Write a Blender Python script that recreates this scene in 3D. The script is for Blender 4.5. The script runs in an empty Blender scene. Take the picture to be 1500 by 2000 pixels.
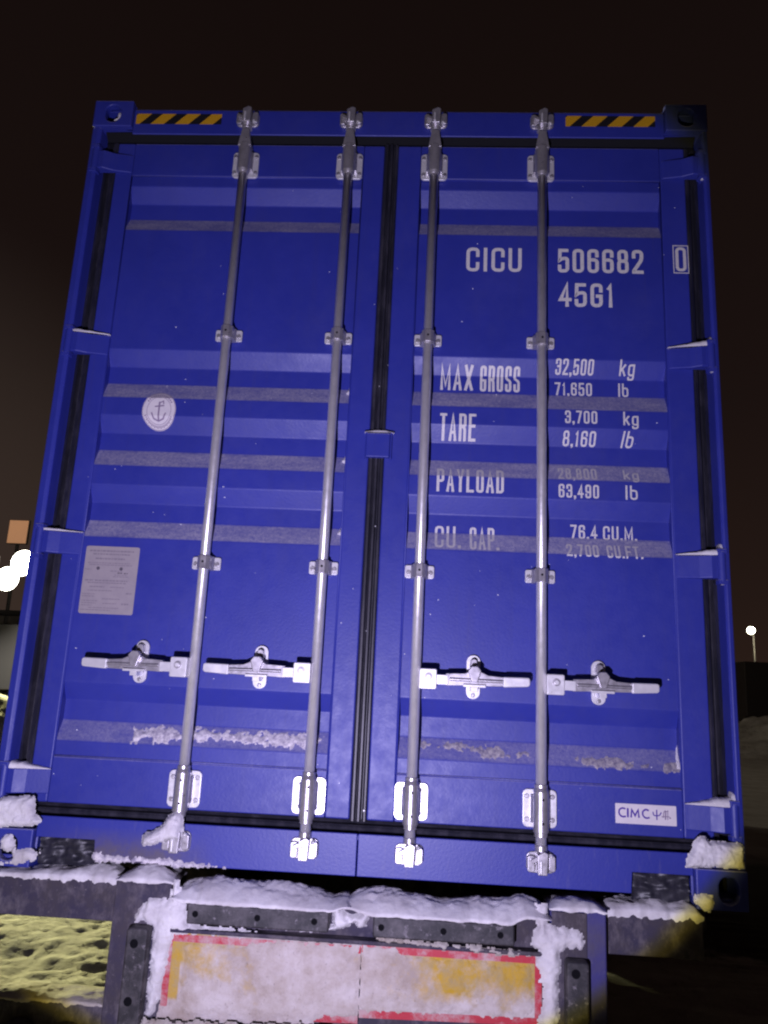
import bpy, bmesh, math, random
import numpy as np
from mathutils import Vector, Matrix, noise
random.seed(7)
sc = bpy.context.scene
ZB = 1.12            # height of the container's underside above the ground
def W(x, y, z): return Vector((x, y, z + ZB))

# ---------------------------------------------------------------- camera
cam = bpy.data.cameras.new('camera'); co = bpy.data.objects.new('camera', cam)
sc.collection.objects.link(co); sc.camera = co
rt = Vector((0.99788845, 0.04530522, 0.04654124)); dn = Vector((0.03532181, 0.22280656, -0.97422257)); fw = Vector((-0.05450707, 0.97380936, 0.22073583))
M = Matrix((( rt.x, -dn.x, -fw.x), (rt.y, -dn.y, -fw.y), (rt.z, -dn.z, -fw.z))).to_4x4()
M.translation = W(1.4017, -2.6278, 0.6249); co.matrix_world = M
cam.sensor_fit = 'VERTICAL'; cam.sensor_height = 36; cam.lens = 27.08; cam.clip_start = .05; cam.clip_end = 2000

# ---------------------------------------------------------------- night sky
world = bpy.data.worlds.new('World'); sc.world = world; world.use_nodes = True
nt = world.node_tree; bgn = nt.nodes['Background']
tc = nt.nodes.new('ShaderNodeTexCoord'); sp = nt.nodes.new('ShaderNodeSeparateXYZ'); cr = nt.nodes.new('ShaderNodeValToRGB')
nt.links.new(tc.outputs['Generated'], sp.inputs[0]); nt.links.new(sp.outputs[2], cr.inputs[0]); nt.links.new(cr.outputs[0], bgn.inputs[0])
el = cr.color_ramp.elements
el[0].position = 0.0; el[0].color = (.0225, .0120, .0085, 1)
el[1].position = .75; el[1].color = (.0066, .0036, .0032, 1)
e = el.new(.12); e.color = (.0165, .0090, .0070, 1)
e = el.new(.35); e.color = (.0100, .0056, .0048, 1)
dp = nt.nodes.new('ShaderNodeVectorMath'); dp.operation = 'DOT_PRODUCT'; dp.inputs[1].default_value = (-.62, .78, .08)   # town glow on the left horizon
nt.links.new(tc.outputs['Generated'], dp.inputs[0]); pw = nt.nodes.new('ShaderNodeMapRange'); pw.interpolation_type = 'SMOOTHSTEP'; nt.links.new(dp.outputs['Value'], pw.inputs[0])
for i, v in enumerate((.90, 1.0, 0, 1)): pw.inputs[i + 1].default_value = v
ad = nt.nodes.new('ShaderNodeMix'); ad.data_type = 'RGBA'; ad.blend_type = 'ADD'; nt.links.new(pw.outputs[0], ad.inputs[0]); nt.links.new(cr.outputs[0], ad.inputs[6]); ad.inputs[7].default_value = (.020, .015, .012, 1)
nt.links.new(ad.outputs[2], bgn.inputs[0]); bgn.inputs[1].default_value = 1.0

# ---------------------------------------------------------------- the torch held by the photographer
def spot_torch():
    L = bpy.data.lights.new('hand_torch', 'SPOT'); o = bpy.data.objects.new('hand_torch', L); sc.collection.objects.link(o)
    L.energy = 1; L.shadow_soft_size = .012; L.spot_size = math.radians(78); L.spot_blend = 0.0
    d = Vector((-.02, .9365, .35)); o.location = W(1.10, -2.60, 0.0)
    o.rotation_euler = d.to_track_quat('-Z', 'Y').to_euler()
    L.use_nodes = True; n = L.node_tree.nodes; k = L.node_tree.links; em = n['Emission']
    t = n.new('ShaderNodeTexCoord'); s = n.new('ShaderNodeSeparateXYZ'); a = n.new('ShaderNodeMath'); a.operation = 'ABSOLUTE'
    k.new(t.outputs['Normal'], s.inputs[0]); k.new(s.outputs[2], a.inputs[0])
    mr = n.new('ShaderNodeMapRange'); mr.inputs[1].default_value = .80; mr.inputs[2].default_value = 1.0; k.new(a.outputs[0], mr.inputs[0])
    r = n.new('ShaderNodeValToRGB'); k.new(mr.outputs[0], r.inputs[0]); k.new(r.outputs[0], em.inputs[0])
    E = r.color_ramp.elements                                   # beam profile: soft centre, yellow fringe, then nothing
    E[0].position = .175; E[0].color = (0, 0, 0, 1)
    E[1].position = 1.0; E[1].color = (1.0, .905, 1.36, 1)
    for p, c in ((.19, (.06, .05, .02)), (.212, (.46, .37, .05)), (.236, (.72, .64, .32)), (.262, (.72, .66, .94)), (.6, (.88, .80, 1.18))):
        x = E.new(p); x.color = (*c, 1)
    em.inputs[1].default_value = TORCH
TORCH = 282
spot_torch()

sc.render.engine = 'CYCLES'
sc.view_settings.view_transform = 'Standard'; sc.view_settings.look = 'None'; sc.view_settings.exposure = 0; sc.view_settings.gamma = 1
sc.view_settings.use_curve_mapping = False
sc.cycles.max_bounces = 6; sc.cycles.sample_clamp_indirect = 4
sc.cycles.filter_width = 2.2
sc.cycles.use_denoising = True

# ================================================================ helpers
def lin(r, g, b): return tuple(((v / 255) / 12.92 if v / 255 < .04045 else ((v / 255 + .055) / 1.055) ** 2.4) for v in (r, g, b))
class Mat:
    def __init__(s, name, col=(.5, .5, .5), rough=.5, metal=0., spec=.5, coat=0.):
        s.m = bpy.data.materials.new(name); s.m.use_nodes = True; s.t = s.m.node_tree; s.b = s.t.nodes['Principled BSDF']
        s.b.inputs['Base Color'].default_value = (*col, 1); s.b.inputs['Roughness'].default_value = rough; s.b.inputs['Metallic'].default_value = metal
        s.b.inputs['Specular IOR Level'].default_value = spec; s.b.inputs['Coat Weight'].default_value = coat; s.geo = None
    def n(s, t, **kw):
        x = s.t.nodes.new(t)
        for k, v in kw.items(): setattr(x, k, v)
        return x
    def l(s, a, b): s.t.links.new(a, b)
    def G(s):
        if not s.geo: s.geo = s.n('ShaderNodeNewGeometry')
        return s.geo
    def pos(s, scale=(1, 1, 1)):
        mp = s.n('ShaderNodeMapping'); mp.inputs['Scale'].default_value = scale; s.l(s.G().outputs['Position'], mp.inputs[0]); return mp.outputs[0]
    def noise(s, scale, detail=4, rough=.6, stretch=(1, 1, 1)):
        x = s.n('ShaderNodeTexNoise'); x.inputs['Scale'].default_value = scale; x.inputs['Detail'].default_value = detail; x.inputs['Roughness'].default_value = rough
        s.l(s.pos(stretch), x.inputs['Vector']); return x.outputs['Fac']
    def ramp(s, f, *st):
        r = s.n('ShaderNodeValToRGB'); s.l(f, r.inputs[0]); E = r.color_ramp.elements
        while len(E) < len(st): E.new(.5)
        for e, (p, c) in zip(E, st):
            e.position = p; e.color = (c, c, c, 1) if isinstance(c, (int, float)) else (*c, 1)
        return r.outputs[0]
    def rng(s, f, a, b, c=0., d=1.):
        r = s.n('ShaderNodeMapRange'); s.l(f, r.inputs[0])
        for i, v in enumerate((a, b, c, d)): r.inputs[i + 1].default_value = v
        return r.outputs[0]
    def math(s, op, a, b=None):
        x = s.n('ShaderNodeMath', operation=op)
        for i, v in enumerate((a, b)):
            if v is None: continue
            if isinstance(v, (int, float)): x.inputs[i].default_value = v
            else: s.l(v, x.inputs[i])
        return x.outputs[0]
    def mix(s, f, a, b):
        x = s.n('ShaderNodeMix', data_type='RGBA')
        for sock, v in ((x.inputs[0], f), (x.inputs[6], a), (x.inputs[7], b)):
            if isinstance(v, (int, float)): sock.default_value = v
            elif isinstance(v, tuple): sock.default_value = (*v, 1)
            else: s.l(v, sock)
        return x.outputs[2]
    def col(s, c): s.l(c, s.b.inputs['Base Color'])
    def rough(s, f): s.l(f, s.b.inputs['Roughness'])
    def bump(s, f, strength=.3, dist=.002):
        x = s.n('ShaderNodeBump'); x.inputs['Strength'].default_value = strength; x.inputs['Distance'].default_value = dist
        s.l(f, x.inputs['Height']); s.l(x.outputs[0], s.b.inputs['Normal'])
    def frost(s):
        """rime and blown snow that settles on faces that look upward"""
        sx = s.n('ShaderNodeSeparateXYZ'); s.l(s.G().outputs['True Normal'], sx.inputs[0])
        up = s.rng(sx.outputs[2], .25, .4)
        px = s.n('ShaderNodeSeparateXYZ'); s.l(s.G().outputs['Position'], px.inputs[0])
        high = s.rng(px.outputs[2], ZB + .6, ZB + 1.0, .62, 1.0)
        g = s.math('MULTIPLY', s.rng(s.noise(420, 3, .7), .32, .68, .35, 1.05), s.rng(s.noise(95, 5, .75), .34, .62, .50, 1.1))
        big = s.rng(s.noise(7, 4, .6, (1, 1, 4)), .3, .7, .50, .95)
        return s.math('MULTIPLY', s.math('MULTIPLY', up, high), s.math('MULTIPLY', g, big))

FROST = (.56, .53, .60)
# --- paints
m = Mat('blue_container_paint', rough=.42, spec=.5)
base = m.mix(m.rng(m.noise(3.5, 5, .6), .3, .7), (.0225, .0335, .285), (.0285, .0400, .330))
streak = m.rng(m.noise(30, 4, .65, (1, 1, .045)), .52, .78, 0, .35)
base = m.mix(streak, base, (.034, .040, .250))
run = m.rng(m.noise(46, 5, .7, (1, 1, .03)), .60, .80, 0, .30); base = m.mix(run, base, (.050, .052, .20))
film = m.rng(m.noise(2.2, 6, .72), .5, .8, 0, .16); base = m.mix(film, base, (.12, .12, .24))
dust = m.rng(m.noise(900, 2, .8), .60, .78, 0, .16)
base = m.mix(dust, base, (.20, .19, .30))
base = m.mix(m.frost(), base, FROST)
m.col(base)
fr = m.rng(m.noise(22, 4, .6), .3, .7, .40, .52); m.rough(fr)
m.bump(m.noise(105, 3, .55), .20, .0022)
BLUE = m.m
m = Mat('blue_sill_paint_grimy', rough=.45)
base = m.mix(m.rng(m.noise(3.5, 5, .6), .3, .7), (.0225, .0335, .285), (.0285, .0400, .330))
px = m.n('ShaderNodeSeparateXYZ'); m.l(m.G().outputs['Position'], px.inputs[0])
dx = m.rng(m.math('ABSOLUTE', m.math('SUBTRACT', px.outputs[0], .47)), .10, .30, 1, 0)      # road grime on the left end of the sill
dz = m.rng(px.outputs[2], ZB + .03, ZB + .135, 1, .0)
g = m.math('MULTIPLY', m.math('MULTIPLY', dx, dz), m.rng(m.noise(24, 5, .7), .25, .6, .5, 1.3))
base = m.mix(m.math('MINIMUM', g, .85), base, (.115, .095, .110))
m.col(m.mix(m.rng(m.noise(60, 4, .65, (1, 1, .15)), .58, .75, 0, .22), base, (.16, .15, .28)))
m.bump(m.noise(105, 3, .55), .20, .0022)
SILL = m.m
m = Mat('white_lettering_paint', rough=.5)
base = m.mix(m.rng(m.noise(160, 4, .7), .45, .75), (.70, .68, .66), (.52, .50, .52))
m.col(m.mix(m.frost(), base, (.37, .35, .41))); WHITE = m.m
# --- metals
def galv(name, c0, c1, r0, r1, mt):
    m = Mat(name, metal=mt)
    m.col(m.mix(m.rng(m.noise(38, 5, .65, (1, 1, .6)), .3, .7), c0, c1)); m.rough(m.rng(m.noise(55, 4, .6), .3, .7, r0, r1))
    m.bump(m.noise(260, 3, .6), .12, .001); return m.m
GALV = galv('galvanised_steel_tube', (.72, .71, .73), (.88, .86, .88), .30, .40, .62)
ZINC = galv('zinc_plated_steel', (.80, .79, .80), (.90, .89, .89), .27, .40, .42)
CAST = galv('forged_galvanised_steel', (.42, .40, .43), (.62, .60, .62), .26, .42, .68)
m = Mat('recess_shade_black', (.006, .006, .008), .9, spec=.1); RECESS_SHADE = m.m  # near-black colour paints the shade inside holes, recesses and the floor
m = Mat('black_door_gasket_rubber', rough=.42)
m.col(m.mix(m.rng(m.noise(24, 5, .7, (1, 1, .3)), .45, .75), (.018, .018, .027), (.055, .052, .068))); m.bump(m.noise(300, 3, .7), .25, .001); RUB = m.m  # lighter navy tone paints a veil of haze over the black rubber
m = Mat('recessed_gasket_rubber', (.012, .012, .015), .85, spec=.12); RUB2 = m.m
# --- stickers
YEL = Mat('caution_yellow_film', (.62, .33, .015), .45).m
BLK = Mat('caution_black_film', (.012, .011, .014), .5).m
m = Mat('sticker_white_film', rough=.4); m.col(m.mix(m.frost(), m.mix(m.rng(m.noise(40, 4), .3, .7), (.78, .73, .74), (.70, .66, .69)), (.20, .18, .26))); STK = m.m
INK = Mat('violet_blue_ink', (.075, .028, .33), .45).m
INK2 = Mat('faded_grey_ink', (.26, .20, .30), .5).m
m = Mat('data_plate_film', rough=.5); m.col(m.mix(m.rng(m.noise(30, 4), .3, .7), (.37, .33, .34), (.32, .285, .305))); PLT = m.m
PRT = Mat('data_plate_print', (.235, .205, .235), .6).m
PRT2 = Mat('data_plate_dark_print', (.10, .085, .11), .6).m
# --- snow
m = Mat('packed_snow', rough=.75, spec=.3)
c = m.mix(m.rng(m.noise(11, 5, .65), .38, .70), (.82, .80, .82), (.56, .53, .55))
m.col(m.mix(m.rng(m.noise(70, 5, .75), .62, .76, 0, .6), c, (.34, .31, .34)))
m.b.inputs['Subsurface Weight'].default_value = .0
m.bump(m.math('ADD', m.noise(140, 4, .7), m.math('MULTIPLY', m.noise(35, 3, .6), 1.5)), .35, .003); SNOW = m.m
m = Mat('dirty_snow_crust', rough=.8, spec=.25)
c = m.mix(m.rng(m.noise(9, 6, .7), .35, .7), (.60, .56, .53), (.37, .31, .26))
c = m.mix(m.rng(m.noise(55, 5, .75), .60, .78), c, (.16, .13, .12))
m.col(c); m.bump(m.math('ADD', m.noise(170, 4, .75), m.noise(40, 4, .6)), .7, .004); CRUST = m.m
m = Mat('mottled_snow', rough=.8, spec=.25)
m.col(m.mix(m.rng(m.noise(48, 6, .75), .38, .60), (.34, .31, .40), (.80, .76, .77))); m.bump(m.noise(170, 4, .75), .5, .003); MOTT = m.m
m = Mat('thin_grey_snow', rough=.8, spec=.25)
m.col(m.mix(m.rng(m.noise(60, 6, .75), .40, .62), (.20, .18, .26), (.50, .46, .46))); m.bump(m.noise(170, 4, .75), .5, .003); THIN = m.m
m = Mat('ice_speck', (.9, .9, .95), .15); ICE = m.m
# --- trailer
m = Mat('trailer_grey_blue_paint', rough=.75, spec=.2)
c = m.mix(m.rng(m.noise(5, 5, .7), .38, .62), (.048, .043, .078), (.070, .060, .070))
c = m.mix(m.rng(m.noise(21, 6, .72, (1, 1, .6)), .48, .68, 0, .75), c, (.17, .15, .17))
c = m.mix(m.rng(m.noise(75, 5, .75), .64, .74, 0, .8), c, (.36, .33, .36))
m.col(c); m.bump(m.noise(60, 5, .7), .4, .003); TRL = m.m
m = Mat('trailer_blue_post_paint', rough=.5)
c = m.mix(m.rng(m.noise(7, 5, .65), .40, .66), (.040, .036, .185), (.070, .060, .115))
m.col(m.mix(m.rng(m.noise(60, 5, .75), .62, .74, 0, .6), c, (.26, .24, .30))); m.bump(m.noise(60, 5, .7), .3, .003); TPB = m.m
m = Mat('black_buffer_rubber', rough=.6)
c = m.mix(m.rng(m.noise(13, 6, .7), .42, .66), (.020, .019, .024), (.105, .095, .105))
m.col(m.mix(m.rng(m.noise(48, 5, .75), .58, .72, 0, .8), c, (.30, .27, .30))); m.bump(m.noise(110, 4, .7), .4, .002); BUF = m.m
m = Mat('frosted_yellow_reflector', rough=.6)
px = m.n('ShaderNodeSeparateXYZ'); m.l(m.G().outputs['Position'], px.inputs[0])
A = m.rng(m.math('ABSOLUTE', m.math('SUBTRACT', px.outputs[0], 1.15)), .12, .52, 1, 0)
B = m.rng(px.outputs[2], ZB - .31, ZB - .20, .95, 0.)
cov = m.math('ADD', m.math('MAXIMUM', A, B), m.math('MULTIPLY', m.math('SUBTRACT', m.noise(9, 6, .68), .5), 1.9))
bare = m.math('MULTIPLY', m.rng(px.outputs[0], .696, .700, 1, 0), m.rng(px.outputs[2], ZB - .335, ZB - .325))   # strip wiped clean beside the left border
cov = m.math('MULTIPLY', m.rng(cov, .30, .75), m.math('SUBTRACT', 1., m.math('MULTIPLY', bare, .92)))
ylw = m.mix(m.rng(m.noise(20, 5, .7), .4, .65), (.60, .37, .025), (.46, .35, .16))
sn = m.mix(m.rng(m.noise(8, 6, .7), .38, .66), (.70, .635, .62), (.46, .375, .32))
sn = m.mix(m.rng(m.noise(90, 5, .75), .60, .74), sn, (.24, .185, .16))
m.col(m.mix(cov, ylw, sn)); m.bump(m.math('ADD', m.noise(160, 4, .75), m.noise(45, 5, .7)), .6, .004); YREF = m.m
m = Mat('frosted_red_reflector', rough=.5)
m.col(m.mix(m.rng(m.noise(9, 7, .75), .46, .62, 0, .85), (.52, .022, .045), (.55, .42, .42))); m.bump(m.noise(160, 4, .7), .4, .002); RREF = m.m
TYRE = Mat('tyre_rubber', (.02, .02, .02), .8).m
RIM = Mat('wheel_steel', (.25, .25, .26), .5, .6).m
m = Mat('dirty_red_lamp_lens', rough=.35); m.col(m.mix(m.rng(m.noise(40, 5), .4, .6), (.07, .018, .012), (.10, .07, .05))); LENS = m.m

# ---------------------------------------------------------------- mesh builder
class MB:
    def __init__(s): s.v = []; s.f = []; s.mi = []; s.mats = []; s.cur = 0; s.smooth = []; s.sm = False
    def mat(s, m):
        if m not in s.mats: s.mats.append(m)
        s.cur = s.mats.index(m); return s
    def face(s, idx): s.f.append(tuple(idx)); s.mi.append(s.cur); s.smooth.append(s.sm)
    def quad(s, a, b, c, d):
        n = len(s.v); s.v += [a, b, c, d]; s.face((n, n + 1, n + 2, n + 3))
    def box(s, x0, x1, y0, y1, z0, z1):
        n = len(s.v); s.v += [(x, y, z) for x in (x0, x1) for y in (y0, y1) for z in (z0, z1)]
        for q in ((0, 1, 3, 2), (4, 6, 7, 5), (0, 4, 5, 1), (2, 3, 7, 6), (0, 2, 6, 4), (1, 5, 7, 3)): s.face([n + i for i in q])
        return s
    def prism(s, pts, y0, y1, axis='y'):
        """closed outline in the plane across `axis`, pushed from y0 to y1"""
        n = len(s.v); k = len(pts)
        def P(a, b, t): return {'y': (a, t, b), 'x': (t, a, b), 'z': (a, b, t)}[axis]
        s.v += [P(a, b, y0) for a, b in pts] + [P(a, b, y1) for a, b in pts]
        s.face([n + i for i in range(k)]); s.face([n + k + i for i in reversed(range(k))])
        for i in range(k): j = (i + 1) % k; s.face((n + j, n + i, n + k + i, n + k + j))
        return s
    def tube(s, p0, p1, r0, r1=None, n=20, caps=True):
        r1 = r0 if r1 is None else r1
        p0 = Vector(p0); p1 = Vector(p1); d = (p1 - p0).normalized(); u = d.orthogonal().normalized(); w = d.cross(u); b = len(s.v); old = s.sm
        for p, r in ((p0, r0), (p1, r1)):
            for i in range(n):
                a = 2 * math.pi * i / n; s.v.append(tuple(p + (u * math.cos(a) + w * math.sin(a)) * r))
        s.sm = True
        for i in range(n): j = (i + 1) % n; s.face((b + i, b + j, b + n + j, b + n + i))
        s.sm = False
        if caps: s.face([b + i for i in reversed(range(n))]); s.face([b + n + i for i in range(n)])
        s.sm = old; return s
    def holeplate(s, outer, hole, y0, y1, back=None):
        """plate whose outline and hole have the same number of points (x,z)"""
        n = len(s.v); k = len(outer)
        for y in (y0, y1):
            s.v += [(a, y, b) for a, b in outer] + [(a, y, b) for a, b in hole]
        for i in range(k):
            j = (i + 1) % k
            s.face((n + i, n + j, n + k + j, n + k + i)); s.face((n + 2 * k + j, n + 2 * k + i, n + 3 * k + i, n + 3 * k + j))
            s.face((n + j, n + i, n + 2 * k + i, n + 2 * k + j)); s.face((n + k + i, n + k + j, n + 3 * k + j, n + 3 * k + i))
        return s
    def pieces(s):
        """one builder for each unconnected piece"""
        par = list(range(len(s.v)))
        def root(i):
            while par[i] != i: par[i] = par[par[i]]; i = par[i]
            return i
        for f in s.f:
            for v in f[1:]: par[root(v)] = root(f[0])
        out = {}
        for f, m_, sm in zip(s.f, s.mi, s.smooth):
            p, mp = out.setdefault(root(f[0]), (MB(), {})); q = []
            for v in f:
                if v not in mp: mp[v] = len(p.v); p.v.append(s.v[v])
                q.append(mp[v])
            p.mat(s.mats[m_]); p.sm = sm; p.face(q)
        return [p for p, _ in out.values()]
    def build(s, name, parent=None, bevel=0, seg=2, label=None, z=True, angle=35):
        """link as one mesh object; its origin sits at the foot of its own bounding box"""
        me = bpy.data.meshes.new(name)
        A = np.array(s.v, float); lo = A.min(0); hi = A.max(0); org = np.array(((lo[0] + hi[0]) / 2, (lo[1] + hi[1]) / 2, lo[2])); A = A - org
        me.from_pydata(A.tolist(), [], s.f)
        for m_ in s.mats: me.materials.append(m_)
        me.polygons.foreach_set('material_index', s.mi); me.polygons.foreach_set('use_smooth', s.smooth); me.update()
        bm = bmesh.new(); bm.from_mesh(me); bmesh.ops.remove_doubles(bm, verts=bm.verts, dist=1e-6); bmesh.ops.recalc_face_normals(bm, faces=bm.faces) if getattr(s, 'fixn', True) else None
        bm.to_mesh(me); bm.free()
        o = bpy.data.objects.new(name, me); sc.collection.objects.link(o)
        w = Vector(org) + (Vector((0, 0, ZB)) if z else Vector()); o['_w'] = list(w)
        if parent is not None: o.parent = parent; w = w - Vector(parent['_w'])
        o.location = w
        if bevel:
            b = o.modifiers.new('bevel', 'BEVEL'); b.width = bevel; b.segments = seg; b.limit_method = 'ANGLE'; b.angle_limit = math.radians(angle); b.harden_normals = True
            me.polygons.foreach_set('use_smooth', [True] * len(me.polygons)) if False else None
        if label: o['label'] = label
        return o
def thing(name, loc, label, cat, group=None, z=True):
    o = bpy.data.objects.new(name, None); sc.collection.objects.link(o); w = Vector(loc) + (Vector((0, 0, ZB)) if z else Vector()); o.location = w; o['_w'] = list(w)
    o['label'] = label; o['category'] = cat
    if group: o['group'] = group
    o.empty_display_size = .2; return o
def tag(o, label, cat, group=None):
    o['label'] = label; o['category'] = cat
    if group: o['group'] = group
    return o
def rrect(x0, x1, z0, z1, r, n=5):
    P = []
    for cx, cz, a0 in ((x1 - r, z1 - r, 0), (x0 + r, z1 - r, 90), (x0 + r, z0 + r, 180), (x1 - r, z0 + r, 270)):
        for i in range(n + 1):
            a = math.radians(a0 + 90 * i / n); P.append((cx + r * math.cos(a), cz + r * math.sin(a)))
    return P

# ================================================================ CONTAINER
box = thing('shipping_container', (1.219, 6.0, 0), 'tall royal blue shipping container with closed rear doors, white markings and four galvanised locking bars', 'shipping container')
WX, H, LY = 2.438, 2.896, 12.192
YF, YC, YI = .050, .056, .092       # door frame face, panel crest, panel groove bottom
GR = [2.542, 1.837, 1.571, 1.301, .592]
def prof():
    P = [(2.586, YC)]
    for t in GR:
        P += [(t, YC), (t - .061, YI), (t - .129, YI), (t - .196, YC)]
    return P + [(.345, YC)]
PROF = prof()
def surf(z):
    for (a, ya), (b, yb) in zip(PROF, PROF[1:]):
        if b <= z <= a: return ya + (yb - ya) * (a - z) / (a - b)
    return YC if .345 < z < 2.586 else YF

# --- body: corrugated sides, roof, front wall, floor
b = MB().mat(BLUE)
for side in (0, 1):
    ys = []; y = .25; xo, xi = (.0, .036) if side == 0 else (WX, WX - .036)
    while y < LY - .3: ys += [(y, xo), (y + .072, xo), (y + .14, xi), (y + .21, xi)]; y += .278
    ys.append((LY - .2, xo))
    for (ya, xa), (yb, xb) in zip(ys, ys[1:]): b.quad((xa, ya, .16), (xb, yb, .16), (xb, yb, H - .06), (xa, ya, H - .06))
    b.box(min(xo, xi) - .0, max(xo, xi) + .002, .25, LY - .2, .012, .16); b.box(min(xo, xi), max(xo, xi) + .03 - .06 * side, .2, LY - .2, H - .06, H - .012)
ys = [.2 + .105 * i for i in range(int((LY - .4) / .105))]
for i, (ya, yb) in enumerate(zip(ys, ys[1:])):
    za, zb = (H - .02, H - .02) if i % 2 == 0 else (H - .02, H - .02); b.quad((.04, ya, za), (WX - .04, ya, za), (WX - .04, yb - .03, zb), (.04, yb - .03, zb)); b.quad((.04, yb - .03, zb), (WX - .04, yb - .03, zb), (WX - .04, yb, zb - .012 * (i % 2)), (.04, yb, zb - .012 * (i % 2)))
b.box(.03, WX - .03, LY - .06, LY - .02, .1, H - .03)
b.build('body', box)
MB().mat(RECESS_SHADE).box(.05, WX - .05, .13, LY - .1, .03, .15).build('floor', box)
# --- corner castings
def stadium(cx, cz, w, h, n=16):
    P = []
    r = min(w, h) / 2
    for i in range(n):
        a = 2 * math.pi * (i + .5) / n; c, s_ = math.cos(a), math.sin(a)
        P.append((cx + r * c + (w / 2 - r) * (1 if c > 0 else -1), cz + r * s_ + (h / 2 - r) * (1 if s_ > 0 else -1)))
    return P
def casting(x0, x1, y0, y1, z0, z1, rear=True, off=0.):
    b = MB().mat(BLUE); cx, cz = (x0 + x1) / 2, (z0 + z1) / 2; n = 16
    hole = stadium(cx + off, cz, .064, .080, n)
    out = []
    for i in range(n):          # outline points in the same directions as the hole's
        a = 2 * math.pi * (i + .5) / n; c, s_ = math.cos(a), math.sin(a); k = min((x1 - x0) / 2 / max(abs(c), 1e-6), (z1 - z0) / 2 / max(abs(s_), 1e-6))
        out.append((cx + c * k, cz + s_ * k))
    ang = lambda p: math.atan2(p[1] - cz, p[0] - cx)
    # put exact corners into the nearest outline points
    for X, Z in ((x0, z0), (x1, z0), (x1, z1), (x0, z1)):
        j = min(range(n), key=lambda i: (out[i][0] - X) ** 2 + (out[i][1] - Z) ** 2); out[j] = (X, Z)
    ya, yb = (y0, y0 + .03) if rear else (y1 - .03, y1)
    b.holeplate(out, hole, ya, yb)
    b.box(x0, x1, yb if rear else y0, y1 if rear else ya, z0, z0 + .028); b.box(x0, x1, yb if rear else y0, y1 if rear else ya, z1 - .028, z1)
    ym0, ym1 = (yb, y1) if rear else (y0, ya)
    b.box(x0, x0 + .02, ym0, ym1, z0 + .028, z1 - .028); b.box(x1 - .02, x1, ym0, ym1, z0 + .028, z1 - .028)
    b.mat(RECESS_SHADE).box(x0 + .02, x1 - .02, ym0 + .09 if rear else ym0 + .01, ym1 - .01 if rear else ym1 - .09, z0 + .028, z1 - .028)
    return b.build('corner_casting', box, bevel=.005)
for y0, y1, rear in ((0, .178, True), (LY - .178, LY, False)):
    for z0, z1 in ((0, .118), (H - .118, H)):
        casting(0, .160, y0, y1, z0, z1, rear); casting(WX - .160, WX, y0, y1, z0, z1, rear, .022 if z0 == 0 else 0)
# --- rear corner posts: outer channel with a step, hidden inner post
for s_ in (0, 1):
    X = (lambda x: x) if s_ == 0 else (lambda x: WX - x)
    b = MB().mat(BLUE)
    P = [(0, .012), (.024, .008), (.036, .016), (.040, .06), (.046, .10), (.09, .10), (.09, .16), (.0, .16)]
    P = [(X(x * (1 if s_ == 0 else .62)), y) for x, y in P]
    b.prism(P, .118, H - .118, 'z'); b.build('corner_post', box, bevel=.003)
    b = MB().mat(BLUE)
    for y0 in (LY - .17,): b.box(min(X(0.002), X(.1)), max(X(0.002), X(.1)), y0, y0 + .15, .118, H - .118)
    b.build('corner_post', box)
    # side gasket between post and door, two lips
    g0, g1 = (.040, .096) if s_ == 0 else (.026, .077)
    b = MB().mat(RUB); ff = lambda x: X(x)
    pts = [(g0, .10), (g0, .068), (g0 + .014, .060), (g0 + .020, .080), (g0 + .030, .080), (g0 + .036, .056), (g1 - .004, .050), (g1, .056), (g1, .10)]
    b.prism([(ff(x), y) for x, y in pts], .158, 2.737, 'z'); b.build('door_gasket', box)
# --- header
hd = MB().mat(BLUE)
hd.prism([(.020, 2.757), (.020, 2.868), (.030, 2.880), (.12, 2.880), (.12, 2.805), (.028, 2.805), (.028, 2.757)], .160, WX - .160, 'x')
header = hd.build('header', box, bevel=.004)
def stripes(x0, x1, z0, z1, y):
    b = MB(); h = z1 - z0; p = .1007; b.mat(YEL)
    def clip(a, bb, c, d): return max(a, x0), max(bb, x0), min(c, x1), min(d, x1)
    k = 0; x = x0 - .1407
    while x < x1:
        for m_, w in ((YEL, .0555), (BLK, .0452)):
            b.mat(m_); q = [(x, z0), (x + w, z0), (x + w + h, z1), (x + h, z1)]
            bm_pts = clip_poly(q, x0, x1)
            if len(bm_pts) > 2: n = len(b.v); b.v += [(a, y, c) for a, c in bm_pts]; b.face(range(n, n + len(bm_pts)))
            x += w
    return b
def clip_poly(q, x0, x1):
    for lim, sg in ((x0, 1), (x1, -1)):
        r = []
        for i in range(len(q)):
            a, c = q[i], q[(i + 1) % len(q)]; ia, ic = (a[0] - lim) * sg >= 0, (c[0] - lim) * sg >= 0
            if ia: r.append(a)
            if ia != ic: t = (lim - a[0]) / (c[0] - a[0]); r.append((lim, a[1] + t * (c[1] - a[1])))
        q = r
        if not q: break
    return q
stripes(.170, .522, 2.802, 2.850, .0185).build('caution_strip', box, label='yellow and black diagonal caution strip at the left end of the header')
stripes(1.896, 2.243, 2.806, 2.854, .0185).build('caution_strip', box, label='yellow and black diagonal caution strip at the right end of the header')
# --- sill with the two notches beside the castings
b = MB().mat(SILL)
pts = [(.160, .092), (.358, .092), (.362, .030), (1.2175, .030), (1.2175, .158), (.160, .158)]
b.prism(pts, .020, .032)
pts2 = [(1.2205, .030), (2.086, .030), (2.090, .092), (2.278, .092), (2.278, .158), (1.2205, .158)]
b.prism(pts2, .020, .032)
b.box(.160, 2.278, .032, .12, .135, .152)
b.mat(RECESS_SHADE).box(.15, 2.29, .080, .12, .036, .13)
sill = b.build('sill', box, bevel=.003)
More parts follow.
